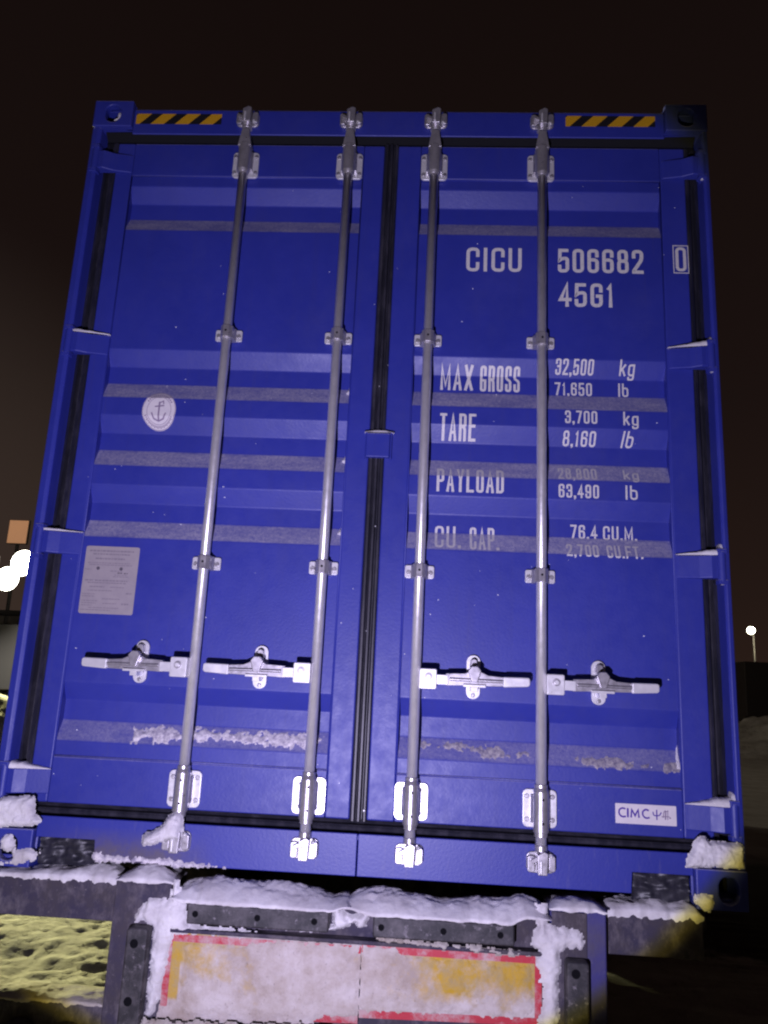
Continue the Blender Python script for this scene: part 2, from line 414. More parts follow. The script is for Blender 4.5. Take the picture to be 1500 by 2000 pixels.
# crumpled black sheet inside the notches
for x0, x1 in ((.165, .357), (2.092, 2.272)):
    b = MB().mat(RUB); nx, nz = 26, 14; b.sm = True
    for j in range(nz + 1):
        for i in range(nx + 1):
            x = x0 + (x1 - x0) * i / nx; z = .004 + .086 * j / nz
            b.v.append((x, .050 + .014 * noise.noise(Vector((x * 22, z * 60, 3))) + .006 * noise.noise(Vector((x * 70, z * 120, 1))), z))
    for j in range(nz):
        for i in range(nx): k = j * (nx + 1) + i; b.face((k, k + 1, k + nx + 2, k + nx + 1))
    b.build('pocket_liner', box)
# --- sill and header gaskets
b = MB().mat(RUB); b.prism([(.100, .152), (.064, .1555), (.052, .163), (.048, .172), (.054, .179), (.072, .182), (.076, .187), (.060, .190), (.054, .196), (.100, .196)], .10, 2.36, 'x'); b.build('door_gasket', box)
b = MB().mat(RUB2); b.prism([(.036, 2.800), (.036, 2.772), (.050, 2.762), (.062, 2.748), (.058, 2.7365), (.10, 2.7365), (.10, 2.80)], .045, 2.400, 'x'); b.build('door_gasket', box)

# --- doors
def door(x0, x1, px0, px1, label, clx):
    """frame x0..x1, corrugated panel px0..px1"""
    d = thing('door', ((x0 + x1) / 2, .07, .195), label, 'x'); del d['category']; d.parent = box; d.location = Vector(d['_w']) - Vector(box['_w'])
    zt, zb = 2.735, .195
    b = MB().mat(BLUE)
    b.box(x0, px0, YF, .10, zb, zt); b.build('stile', d, bevel=.006, seg=3)
    b = MB().mat(BLUE); b.box(px1, x1, YF, .10, zb, zt); b.build('stile', d, bevel=.006, seg=3)
    b = MB().mat(BLUE); b.box(px0, px1, YF + .0005, .10, 2.587, zt - .0004); b.build('rail', d, bevel=.004, seg=2)
    b = MB().mat(BLUE); b.box(px0, px1, YF + .0005, .10, zb + .0004, .344)
    b.build('rail', d, bevel=.004, seg=2)
    b = MB().mat(BLUE)
    for (za, ya), (zc, yc) in zip(PROF, PROF[1:]): b.quad((px0 - .002, ya, za), (px1 + .002, ya, za), (px1 + .002, yc, zc), (px0 - .002, yc, zc))
    p = b.build('corrugated_panel', d, bevel=.004, seg=2, angle=15)
    b = MB().mat(BLUE)                                              # weld beads round the panel
    for p_, q_ in (((px0, 2.586), (px1, 2.586)), ((px0, .345), (px1, .345)), ((px0, .345), (px0, 2.586)), ((px1, .345), (px1, 2.586))):
        b = MB().mat(BLUE); b.tube((p_[0], YC - .001, p_[1]), (q_[0], YC - .001, q_[1]), .0035, n=8); b.build('weld_bead', d)
    return d
doorL = door(.098, 1.186, .168, 1.104, 'left door with the round seal decal and the data plate', .1)
doorR = door(1.242, 2.360, 1.333, 2.264, 'right door carrying the white container number and weights', .1)
# centre gasket: ribbed strip
b = MB().mat(RUB)
cp = [(1.182, .10), (1.182, .060), (1.192, .046), (1.200, .046), (1.206, .056), (1.211, .046), (1.219, .046), (1.223, .058), (1.227, .058), (1.231, .049), (1.238, .049), (1.246, .060), (1.246, .10)]
b.prism(cp, .190, 2.74, 'z'); b.build('door_gasket', box, bevel=.0015)
# cover plate on the centre joint
b = MB().mat(BLUE); b.box(1.176, 1.262, .030, .050, 1.430, 1.522); b.box(1.172, 1.180, .036, .050, 1.425, 1.527); b.box(1.262, 1.270, .036, .050, 1.425, 1.527); b.build('joint_plate', box, bevel=.004)

# --- hinges
def hinge(side, zc):
    X = (lambda x: x) if side == 0 else (lambda x: WX - x)
    b = MB().mat(BLUE)
    P = [(.030, .016), (.060, .012), (.096, .030), (.160, .042), (.172, .050), (.06, .051), (.030, .05)]
    b.prism([(X(x), y) for x, y in P], zc - .040, zc + .040, 'z')
    h = b.build('hinge', box, bevel=.006, seg=3)
    b = MB().mat(BLUE); b.tube((X(.026), .018, zc - .052), (X(.026), .018, zc + .052), .0155, n=16); b.build('knuckle', h, bevel=.002)
    b = MB().mat(BLUE)
    for s_ in (-1, 1): b.prism([(X(.004), .02), (X(.010), .004), (X(.040), .004), (X(.044), .03), (X(.02), .05)], zc + s_ * .053 - .008, zc + s_ * .053 + .008, 'z')
    for p_ in b.pieces(): p_.build('hinge_lug', h, bevel=.002)
    b = MB().mat(ZINC); b.tube((X(.026), .018, zc - .062), (X(.026), .018, zc + .066), .006, n=10); b.build('hinge_pin', h)
for zc in (2.635, 1.845, 1.075, .262):
    hinge(0, zc); hinge(1, zc)

# --- locking bars
def lock_bar(X, side):
    """side -1: handle to the left, +1: to the right"""
    o = MB().mat(GALV); YR = .012; R = .0172
    o.tube((X, YR, .150), (X, YR, 2.74), R, n=32); t = o.build('locking_bar', box)
    def T(b, name, bev=0, **k):
        if name in ('latch', 'locking_cam', 'keeper', 'latch_hook'): return [p.build(name, t, bevel=bev, **k) for p in b.pieces()]
        return b.build(name, t, bevel=bev, **k)
    # bottom bracket: plate, sleeve, bolts
    b = MB().mat(ZINC); b.prism(rrect(X - .055, X + .055, .205, .322, .016), .040, .050); T(b, 'bottom_bracket_plate', .002)
    b = MB().mat(CAST); b.tube((X, YR, .196), (X, YR, .318), .0255, n=32); b.tube((X, YR, .318), (X, YR, .330), .0255, .021, n=32)
    b.prism([(X - .031, .045), (X - .031, .026), (X - .022, .012), (X + .022, .012), (X + .031, .026), (X + .031, .045)], .222, .306, 'z')
    b.tube((X, YR, .330), (X, YR, .341), .0215, n=32); b.tube((X, YR, .182), (X, YR, .196), .0215, n=32)
    for z in (.296, .224): b.mat(RECESS_SHADE).tube((X + .003, YR - .0262, z), (X + .003, YR - .020, z), .0042, n=12)
    T(b, 'bottom_sleeve', .0015)
    for dx in (-.041, .041):
        for z in (.300, .229):
            b = MB().mat(CAST); b.tube((X + dx, .0405, z), (X + dx, .0355, z), .0085, .0065, n=16); T(b, 'bolt', .001)
    # top bracket
    b = MB().mat(ZINC); b.prism(rrect(X - .052, X + .052, 2.576, 2.690, .014), .040, .050); T(b, 'top_bracket_plate', .002)
    b = MB().mat(CAST); b.tube((X, YR, 2.585), (X, YR, 2.700), .0255, n=32); b.tube((X, YR, 2.573), (X, YR, 2.585), .020, .0255, n=32)
    b.prism([(X - .031, .045), (X - .031, .026), (X - .022, .012), (X + .022, .012), (X + .031, .026), (X + .031, .045)], 2.60, 2.68, 'z')
    b.prism([(X - .026, 2.69), (X + .026, 2.69), (X + .014, 2.765), (X - .014, 2.765)], -.008, .030)
    T(b, 'top_sleeve', .0015)
    for dx in (-.042, .042):
        for z in (2.597, 2.670):
            b = MB().mat(CAST); b.tube((X + dx, .0405, z), (X + dx, .0355, z), .0085, .0065, n=16); T(b, 'bolt', .001)
    # guides
    for zc in (1.893, 1.020):
        b = MB().mat(ZINC)
        for dx in (-1, 1): b.prism(rrect(X + dx * .0365 - .0145, X + dx * .0365 + .0145, zc - .0225, zc + .0225, .007), .041, .050)
        b.mat(CAST)
        b.prism([(X - .030, .050), (X - .030, .034), (X - .0235, .024), (X - .0225, .004), (X - .010, -.0095), (X + .010, -.0095), (X + .0225, .004), (X + .0235, .024), (X + .030, .034), (X + .030, .050)], zc - .0245, zc + .0235, 'z')
        b.mat(RECESS_SHADE).tube((X, -.0102, zc), (X, -.005, zc), .0046, n=12); T(b, 'rod_guide', .0015)
        for dx in (-.0385, .0385):
            b = MB().mat(CAST); b.tube((X + dx, .0415, zc - .002), (X + dx, .0365, zc - .002), .0088, .0075, n=16); T(b, 'bolt', .001)
    # handle: hub on the rod, link, forged arm, grip
    s = side; zc = .660; K = lambda x: X + s * x
    b = MB().mat(ZINC); x0, x1 = sorted((K(.012), K(.070))); b.prism(rrect(x0, x1, .624, .690, .006), -.030, .012); hb = T(b, 'handle_hub', .003)
    b = MB().mat(CAST); b.tube((K(.043), -.030, .664), (K(.043), -.034, .664), .0125, n=20); b.mat(ZINC).tube((K(.043), -.034, .664), (K(.043), -.040, .664), .0075, n=16); T(b, 'bolt', .001)
    b = MB().mat(ZINC); x0, x1 = sorted((K(.064), K(.108))); b.box(x0, x1, -.024, -.008, .640, .672); T(b, 'handle_link', .002)
    b = MB().mat(CAST)                                              # arm, tapering away from the hub
    pts = [(K(.100), .638), (K(.150), .640), (K(.180), .640), (K(.228), .641), (K(.300), .643), (K(.300), .672), (K(.240), .676), (K(.222), .684), (K(.205), .692), (K(.182), .690), (K(.165), .680), (K(.100), .677)]
    b.prism(pts, -.018, .006); b.tube((K(.112), -.019, .659), (K(.290), -.019, .658), .006, n=10); T(b, 'handle_arm', .005, seg=3)
    b = MB().mat(ZINC); pts = [(K(.288), .640), (K(.370), .645), (K(.376), .651), (K(.376), .670), (K(.370), .675), (K(.288), .674)]
    b.prism(pts, -.026, -.010); T(b, 'handle_grip', .004, seg=3)
    # retainer plate and latch behind / over the arm
    b = MB().mat(ZINC); b.prism(rrect(K(.194) - .023, K(.194) + .023, .598, .742, .0225, 8), .040, .050)
    b.mat(RECESS_SHADE).box(K(.194) - .011, K(.194) + .011, .0385, .0395, .626, .635)
    T(b, 'handle_retainer', .002)
    b = MB().mat(CAST); b.tube((K(.194), .040, .610), (K(.194), .034, .610), .0068, n=16)
    b.prism([(K(.194) - .014, .70), (K(.194) + .014, .70), (K(.194) + .010, .726), (K(.194), .731), (K(.194) - .010, .726)], .014, .040)
    b.prism([(K(.194) - .010, .652), (K(.194) + .010, .652), (K(.194) + .022, .690), (K(.194) + .010, .704), (K(.194) - .010, .704), (K(.194) - .022, .690)], -.034, -.016)
    T(b, 'latch', .003, seg=2)
    b = MB().mat(ZINC); b.box(K(.194) - .037, K(.194) + .037, -.029, -.018, .636, .6445); b.box(K(.194) - .012, K(.194) + .012, -.026, .036, .622, .6365); T(b, 'latch_hook', .0015)
    # cams at both ends and the keepers they bite on
    for zk, up in ((.108, -1), (2.822, 1)):
        b = MB().mat(CAST)
        b.tube((X, YR, zk - up * .030), (X, YR, zk - up * .05), .0205, n=24)
        b.prism([(X - .014, zk - .034), (X + .016, zk - .034), (X + .019, zk + .030), (X + .006, zk + .036), (X - .016, zk + .024)], -.022, .010)
        b.prism([(X - .036, zk - up * .010), (X + .008, zk - up * .030), (X + .010, zk - up * .018), (X - .030, zk + up * .004)], -.018, .004)
        b.mat(ZINC).box(X - .008, X - .001, -.027, -.020, zk - .030, zk + .010)
        b.tube((X + .026, -.004, zk - up * .022), (X + .038, .010, zk - up * .014), .0075, n=10)
        T(b, 'locking_cam', .003, seg=2)
        b = MB().mat(CAST)
        b.prism(rrect(X - .044, X - .020, zk - .030, zk + .020, .008), -.002, .020); b.prism(rrect(X + .022, X + .044, zk - .026, zk + .022, .008), -.004, .020)
        b.prism(rrect(X - .046, X + .046, zk - .034, zk + .030, .018), .012, .0205)
        T(b, 'keeper', .003, seg=2)
    return t
for X, s_, l in ((.632, -1, 'outer locking bar of the left door'), (1.049, -1, 'inner locking bar of the left door'), (1.386, 1, 'inner locking bar of the right door'), (1.803, 1, 'outer locking bar of the right door')):
    lock_bar(X, s_)['label'] = l

# ---------------------------------------------------------------- stencil lettering (stroke outlines laid on the corrugation)
def arc_round(P, r, closed, asp):
    """round the corners of a polyline; asp = (width, height) scale applied first"""
    P = [(a * asp[0], b * asp[1], (q if len(p) > 2 else None)) for p in P for a, b, q in [(p[0], p[1], p[2] if len(p) > 2 else None)]]
    out = []; n = len(P)
    for i in range(n):
        a = P[i - 1] if (i > 0 or closed) else None; c = P[(i + 1) % n] if (i < n - 1 or closed) else None; p = P[i]
        if a is None or c is None or p[2] == 0: out.append((p[0], p[1])); continue
        v0 = Vector((a[0] - p[0], a[1] - p[1])); v1 = Vector((c[0] - p[0], c[1] - p[1])); k = min(r, v0.length * .48, v1.length * .48)
        s0 = Vector(p[:2]) + v0.normalized() * k; s1 = Vector(p[:2]) + v1.normalized() * k; m_ = Vector(p[:2])
        for j in range(6):
            t = j / 5; q = s0 * (1 - t) ** 2 + m_ * 2 * t * (1 - t) + s1 * t * t; out.append((q.x, q.y))
    return out
def ribbon(P, t, closed):
    n = len(P); L = []; R = []
    for i in range(n):
        p = Vector(P[i]); a = Vector(P[i - 1]) if (i > 0 or closed) else None; c = Vector(P[(i + 1) % n]) if (i < n - 1 or closed) else None
        d0 = (p - a).normalized() if a is not None and (p - a).length > 1e-9 else None; d1 = (c - p).normalized() if c is not None and (c - p).length > 1e-9 else None
        if d0 is None: d0 = d1
        if d1 is None: d1 = d0
        nrm = Vector((-(d0 + d1).y, (d0 + d1).x)); nrm = nrm.normalized() if nrm.length > 1e-6 else Vector((-d0.y, d0.x))
        k = t / 2 / max(.45, nrm.dot(Vector((-d0.y, d0.x)))); e = Vector((0, 0))
        if not closed and i == 0: e = -d1 * (t / 2)
        if not closed and i == n - 1: e = d0 * (t / 2)
        L.append(p + e + nrm * k); R.append(p + e - nrm * k)
    qs = [(L[i], L[i + 1], R[i + 1], R[i]) for i in range(n - 1)]
    if closed: qs.append((L[-1], L[0], R[0], R[-1]))
    return qs
O0 = [([(0, 0), (0, 1), (1, 1), (1, 0)], 1)]
GL = {
 '0': O0, 'O': O0, 'D': [([(0, 0, 0), (0, 1, 0), (1, 1), (1, 0)], 1)],
 'C': [([(1, .70), (1, 1), (0, 1), (0, 0), (1, 0), (1, .30)], 0)], 'U': [([(0, 1), (0, 0), (1, 0), (1, 1)], 0)], 'I': [([(.5, 0), (.5, 1)], 0)],
 '5': [([(.92, 1, 0), (.06, 1, 0), (.02, .52, 0), (.3, .60), (1, .62), (1, 0), (0, 0), (0, .22)], 0)],
 '6': [([(1, .76), (1, 1), (0, 1), (0, 0), (1, 0), (1, .56), (.02, .56, 0)], 0)], '9': [([(0, .24), (0, 0), (1, 0), (1, 1), (0, 1), (0, .44), (.98, .44, 0)], 0)],
 '8': [([(0, 0), (0, .52), (1, .52), (1, 0)], 1), ([(.05, .52), (.05, 1), (.95, 1), (.95, .52)], 1)],
 '2': [([(0, .74), (0, 1), (1, 1), (1, .60), (0, .06, 0), (0, 0, 0), (1, 0, 0)], 0)], '4': [([(.76, 0), (.76, 1, 0), (0, .27, 0), (1.08, .27)], 0)],
 'G': [([(1, .72), (1, 1), (0, 1), (0, 0), (1, 0), (1, .46, 0), (.62, .46)], 0)], '1': [([(.18, .84), (.56, .96, 0), (.56, 0)], 0)], '7': [([(0, 1, 0), (1, 1, 0), (.35, 0)], 0)],
 '3': [([(0, .76), (0, 1), (1, 1), (1, .53), (.42, .53)], 0), ([(.5, .53), (1, .53), (1, 0), (0, 0), (0, .24)], 0)],
 'M': [([(0, 0), (0, 1, 0), (.5, .16, 0), (1, 1, 0), (1, 0)], 0)], 'A': [([(0, 0), (.5, 1.0, 0), (1, 0)], 0), ([(.26, .27), (.74, .27)], 0)],
 'X': [([(0, 0), (1, 1)], 0), ([(0, 1), (1, 0)], 0)], 'R': [([(0, 0), (0, 1, 0), (1, 1), (1, .50), (.04, .50)], 0), ([(.5, .50), (.96, .42), (1, 0)], 0)],
 'S': [([(1, .74), (1, 1), (0, 1), (0, .56), (1, .44), (1, 0), (0, 0), (0, .26)], 0)], 'T': [([(0, 1), (1, 1)], 0), ([(.5, .96), (.5, 0)], 0)],
 'E': [([(1, 1), (0, 1, 0), (0, 0, 0), (1, 0)], 0), ([(.08, .52), (.85, .52)], 0)], 'P': [([(0, 0), (0, 1, 0), (1, 1), (1, .44), (.05, .44)], 0)],
 'Y': [([(0, 1), (.5, .42, 0), (1, 1)], 0), ([(.5, .46), (.5, 0)], 0)], 'L': [([(0, 1), (0, 0, 0), (1, 0)], 0)], 'F': [([(1, 1), (0, 1, 0), (0, 0)], 0), ([(.08, .52), (.85, .52)], 0)],
 'k': [([(0, 0), (0, 1)], 0), ([(.05, .26), (.9, .66)], 0), ([(.35, .42), (.95, 0)], 0)], 'g': [([(1, .66), (0, .66), (0, 0), (1, 0)], 0), ([(1, .66), (1, -.30), (0, -.30), (0, -.18)], 0)],
 'l': [([(.5, 0), (.5, 1)], 0)], 'b': [([(0, 1), (0, 0), (1, 0), (1, .66), (.05, .66)], 0)],
}
def put_quads(b, qs, mapf):
    for q in qs:
        n = len(b.v); b.v += [mapf(p) for p in q]; b.face((n, n + 1, n + 2, n + 3))
def word(name, text, x0, x1, z0, z1, t, parent, mat=None, widths=None, slant=0, rr=.45, yoff=.0012):
    """text stretched into x0..x1, z0..z1; follows the corrugated face"""
    wd = {'I': .32, 'l': .32, '1': .62, '.': .28, ',': .28, ' ': .55, 'M': 1.25, 'T': .95, 'A': 1.05, 'Y': 1.0, 'X': 1.05}
    gap = .30; t *= .80 if t > .0105 else .70; ws = [wd.get(c, 1.0) for c in text]; tot = sum(ws) + gap * (len(text) - 1); u = (x1 - x0) / tot; h = z1 - z0
    b = MB().mat(mat or WHITE); x = x0
    strokes = []
    for c, w in zip(text, ws):
        cw = w * u
        if c in '.,':
            strokes.append([(Vector((x + cw / 2 - t * .62, z0)), Vector((x + cw / 2 + t * .62, z0)), Vector((x + cw / 2 + t * .62, z0 + t * 1.25)), Vector((x + cw / 2 - t * .62, z0 + t * 1.25)))])
            if c == ',': strokes.append([(Vector((x + cw / 2 - t * .2, z0)), Vector((x + cw / 2 + t * .62, z0)), Vector((x + cw / 2 + t * .1, z0 - t * .8)), Vector((x + cw / 2 - t * .5, z0 - t * .8)))])
        elif c != ' ':
            for P, cl in GL[c]:
                Q = arc_round(P, rr * (cw - t), cl, (cw - t, h - t)); Q = [(x + t / 2 + a, z0 + t / 2 + d) for a, d in Q]
                # strokes that end on the outline must not grow past it
                if not cl:
                    for e_, nb in ((0, 1), (-1, -2)):
                        d = Vector(Q[e_]) - Vector(Q[nb]); 
                        if d.length > t: d.normalize(); k = 0.0; Q[e_] = (Q[e_][0] + d.x * k, Q[e_][1] + d.y * k)
                strokes.append(ribbon(Q, t, cl))
        x += cw + gap * u
    for i, qs in enumerate(strokes):
        for j, q in enumerate(qs): put_quads(b, [q], lambda p: (p[0] + slant * (p[1] - z0), -.0002 * (i % 5) - .00004 * (j % 4), p[1]))
    return drape(b, name, parent, z0, z1, yoff)
def drape(b, name, parent, z0, z1, yoff, split=True):
    me = bpy.data.meshes.new(name); me.from_pydata(b.v, [], b.f); bm = bmesh.new(); bm.from_mesh(me)
    for f, m_ in zip(bm.faces, b.mi): f.material_index = m_
    if split:
        for zk, _ in PROF:
            bmesh.ops.bisect_plane(bm, geom=bm.verts[:] + bm.edges[:] + bm.faces[:], plane_co=(0, 0, zk), plane_no=(0, 0, 1))
    for v in bm.verts: v.co.y += (YF if v.co.x > 2.264 else surf(v.co.z)) - yoff
    bm.normal_update()
    for f in bm.faces:
        if f.normal.y > 0: f.normal_flip()
    bm.to_mesh(me); bm.free()
    r = MB(); r.mats = b.mats; r.v = [tuple(v.co) for v in me.vertices]; r.f = [tuple(p.vertices) for p in me.polygons]; r.mi = [p.material_index for p in me.polygons]; r.smooth = [False] * len(r.f); r.fixn = False
    bpy.data.meshes.remove(me); return r.build(name, parent)
T = lambda *a, **k: word('lettering', *a, doorR, **k)
T('CICU', 1.522, 1.733, 2.190, 2.291, .0165)
T('506682', 1.870, 2.192, 2.192, 2.292, .0170)
T('45G1', 1.873, 2.079, 2.050, 2.148, .0170)
T('0', 2.310, 2.350, 2.202, 2.303, .0145)
bb = MB().mat(WHITE)
for q in ((2.301, 2.359, 2.307, 2.311), (2.301, 2.359, 2.193, 2.197), (2.301, 2.3045, 2.197, 2.307), (2.3555, 2.359, 2.197, 2.307)): bb.quad((q[0], YF - .0015, q[2]), (q[1], YF - .0015, q[2]), (q[1], YF - .0015, q[3]), (q[0], YF - .0015, q[3]))
bb.build('check_digit_frame', doorR)
T('MAX', 1.438, 1.560, 1.718, 1.812, .0132); T('GROSS', 1.586, 1.734, 1.716, 1.811, .0118)
T('32,500', 1.863, 2.003, 1.787, 1.840, .0098); T('kg', 2.098, 2.153, 1.788, 1.842, .0092)
T('71,650', 1.863, 2.000, 1.709, 1.760, .0098); T('lb', 2.096, 2.133, 1.709, 1.762, .0092)
T('TARE', 1.441, 1.573, 1.517, 1.613, .0125)
T('3,700', 1.894, 2.010, 1.588, 1.637, .0098); T('kg', 2.103, 2.157, 1.586, 1.638, .0092)
T('8,160', 1.890, 2.008, 1.511, 1.562, .0098); T('lb', 2.098, 2.140, 1.511, 1.565, .0092, slant=.12)
T('PAYLOAD', 1.436, 1.676, 1.316, 1.406, .0122)
T('28,800', 1.870, 2.008, 1.378, 1.426, .0098); T('kg', 2.102, 2.156, 1.384, 1.424, .0092)
T('63,490', 1.870, 2.012, 1.309, 1.359, .0098); T('lb', 2.104, 2.147, 1.309, 1.361, .0092)
T('CU.', 1.436, 1.528, 1.113, 1.197, .0110); T('CAP.', 1.560, 1.662, 1.110, 1.196, .0110)
T('76.4', 1.917, 2.011, 1.168, 1.219, .0098); T('CU.M.', 2.032, 2.150, 1.167, 1.218, .0095)
T('2,700', 1.898, 2.010, 1.099, 1.146, .0098); T('CU.FT.', 2.038, 2.160, 1.098, 1.146, .0092)

# --- round seal decal (oval plate with ring lettering and an anchor-like device)
b = MB().mat(STK); cx, cz, rx, rz = .391, 1.593, .064, .073; N = 56
def ring(r0, r1, y, a0=0, a1=360, n=N):
    for i in range(n):
        A, B = math.radians(a0 + (a1 - a0) * i / n), math.radians(a0 + (a1 - a0) * (i + 1) / n)
        b.quad((cx + rx * r0 * math.cos(A), y, cz + rz * r0 * math.sin(A)), (cx + rx * r1 * math.cos(A), y, cz + rz * r1 * math.sin(A)), (cx + rx * r1 * math.cos(B), y, cz + rz * r1 * math.sin(B)), (cx + rx * r0 * math.cos(B), y, cz + rz * r0 * math.sin(B)))
for k in range(6): ring(k / 6 + .0001, (k + 1) / 6, 0)
b.mat(INK2); ring(.955, .985, -.0004); ring(.70, .725, -.0004)
random.seed(5)
for i in range(22):
    a = 200 + i * 140 / 22; ring(.77, .90 - .03 * (i % 2), -.0004, a, a + 3.6, 1)
for i in range(14):
    a = 30 + i * 120 / 14; ring(.78, .88, -.0004, a, a + 5, 1)
put_quads(b, ribbon([(cx, cz + .030), (cx, cz - .034)], .006, False), lambda p: (p[0], -.0006, p[1]))
put_quads(b, ribbon([(cx - .026, cz - .012), (cx - .018, cz - .032), (cx, cz - .040), (cx + .018, cz - .032), (cx + .026, cz - .012)], .005, False), lambda p: (p[0], -.0008, p[1]))
put_quads(b, ribbon([(cx - .014, cz + .014), (cx + .016, cz + .018)], .005, False), lambda p: (p[0], -.0010, p[1]))
put_quads(b, ribbon([(cx + .004, cz + .030), (cx + .014, cz + .036), (cx + .016, cz + .026)], .004, False), lambda p: (p[0], -.0012, p[1]))
drape(b, 'seal_decal', doorL, cz - rz, cz + rz, .0012)
# --- data plate
b = MB().mat(PLT); x0, x1, z0, z1 = .186, .382, .828, 1.070
b.prism(rrect(x0, x1, z0, z1, .008), -.0016, 0.0)
def bars(m_, rows):
    b.mat(m_)
    for z, xa, xb, h in rows:
        x = xa
        while x < xb:
            w = random.uniform(.004, .013); xe = min(x + w, xb); b.quad((x, -.0019, z), (xe, -.0019, z), (xe, -.0019, z + h), (x, -.0019, z + h)); x = xe + random.uniform(.0015, .003)
bars(PRT, [(1.050, .200, .362, .006), (1.039, .214, .350, .005), (1.022, .224, .334, .006), (1.008, .198, .352, .003), (1.001, .204, .360, .003), (.984, .190, .214, .003), (.980, .284, .330, .003),
           (.966, .300, .346, .003), (.960, .296, .350, .003), (.944, .196, .350, .005), (.936, .206, .346, .004), (.922, .216, .270, .004), (.922, .290, .340, .003), (.909, .210, .300, .003),
           (.896, .192, .240, .003), (.888, .192, .236, .003), (.880, .266, .330, .003), (.872, .192, .250, .003), (.864, .192, .246, .003), (.864, .270, .320, .003), (.856, .192, .232, .003), (.848, .220, .330, .003), (.840, .192, .300, .003), (.862, .338, .366, .006), (.900, .350, .372, .005)])
b.mat(PRT2).tube((.238, -.0022, .990), (.238, -.0017, .990), .0062, n=14); b.tube((.322, -.0022, .990), (.322, -.0017, .990), .0062, n=14)
bars(PRT2, [(.973, .310, .328, .004), (.972, .334, .350, .004)])
for v in range(len(b.v)): b.v[v] = (b.v[v][0], b.v[v][1] + YC, b.v[v][2])
b.build('data_plate', doorL)
# --- maker's sticker
b = MB().mat(STK); x0, x1, z0, z1 = 2.047, 2.241, .231, .292
b.prism(rrect(x0, x1, z0, z1, .002, 2), -.0012, .0)
def tx(P, t, cl=False, y=-.0016, m_=INK, r=.008):
    b.mat(m_); Q = arc_round(P, r, cl, (1, 1)); put_quads(b, ribbon(Q, t, cl), lambda p: (x0 + p[0], y, z0 + p[1]))
tx([(.030, .0455), (.022, .0475), (.0125, .0420), (.0110, .0325), (.0150, .0235), (.024, .0200), (.031, .0215)], .0052)
tx([(.0395, .0225), (.0395, .0445)], .0062, y=-.0018)
tx([(.0500, .0225, 0), (.0520, .0435, 0), (.0625, .0255, 0), (.0725, .0435, 0), (.0745, .0225, 0)], .0056, y=-.0020)
tx([(.104, .0440), (.097, .0465), (.0875, .0410), (.0860, .0320), (.0900, .0235), (.098, .0195), (.106, .0215)], .0052, y=-.0022)
tx([(.120, .0385), (.121, .0305), (.128, .0285), (.140, .0295), (.1455, .0385)], .0036, y=-.0016)
tx([(.1315, .0180), (.1315, .0450)], .0040, y=-.0018)
tx([(.159, .0200), (.160, .0430)], .0042, m_=INK2); tx([(.152, .0250), (.154, .0400), (.158, .0455)], .0028, y=-.0018, m_=INK2)
tx([(.166, .0190), (.1665, .0460)], .0026, y=-.0020, m_=INK2); tx([(.148, .0270), (.170, .0280)], .0026, y=-.0022, m_=INK2); tx([(.155, .0430), (.168, .0440)], .0022, y=-.0024, m_=INK2)
b.mat(INK2).tube((x0 + .1735, -.0017, z0 + .024), (x0 + .1735, -.0012, z0 + .024), .0028, n=10)
for v in range(len(b.v)): b.v[v] = (b.v[v][0], b.v[v][1] + YF, b.v[v][2])
b.build('maker_sticker', doorR)

# ================================================================ TRAILER
tr = thing('semi_trailer', (1.219, 4.0, -1.12), 'snow-caked dark trailer frame under the container with a red and yellow marking board', 'trailer')
b = MB().mat(TRL); b.box(-.30, .468, .010, .13, -.145, -.022); b.build('cross_beam_arm', tr, bevel=.006)
b = MB().mat(TRL); b.box(1.992, 2.300, .010, .13, -.145, -.022); b.build('cross_beam_arm', tr, bevel=.006)
for i, (x0, x1, zt) in enumerate(((.468, .648, -.008), (1.822, 1.992, -.012))):
    b = MB().mat(TRL if i == 0 else TPB); b.box(x0, x1, -.045, .12, -.86, zt); p = b.build('rear_post', tr, bevel=.006)
    if i == 1:
        b = MB().mat(TRL); b.box(x0 + .004, x0 + .110, -.052, -.045, -.85, zt - .006); b.build('face_plate', p, bevel=.002)
    xm = .568 if i == 0 else 1.895; yb = -.045 if i == 0 else -.052
    b = MB().mat(BUF); b.prism(rrect(xm - .034, xm + .034, -.80, -.128 if i == 0 else -.140, .012), yb - .045, yb); q = b.build('rubber_buffer', p, bevel=.008, seg=3, label='vertical rubber buffer with sunken bolts')
    for z in (-.172, -.330, -.52, -.70):
        b = MB().mat(RECESS_SHADE); b.tube((xm - .006, yb - .0455, z), (xm - .006, yb - .040, z), .013, n=16); b.build('bolt_hole', p)
b = MB().mat(TRL); b.box(.648, 1.822, -.020, .03, -.46, -.030); b.build('centre_plate', tr, bevel=.004)
b = MB().mat(TRL); b.box(.66, 1.815, -.062, -.020, -.143, -.131); b.build('ledge', tr, bevel=.003)
for x0, x1, dz in ((.712, 1.150, 0), (1.285, 1.712, -.004)):
    b = MB().mat(BUF); b.prism(rrect(x0, x1, -.112 + dz, -.053 + dz, .007), -.078, -.020); t_ = b.build('rubber_buffer', tr, bevel=.006, seg=3, label='horizontal rubber buffer bar')
    for k in (.06, .5, .90):
        x = x0 + (x1 - x0) * k; b = MB().mat(RECESS_SHADE); b.tube((x, -.0785, -.082 + dz), (x, -.070, -.082 + dz), .0095, n=16); b.build('bolt_hole', t_)
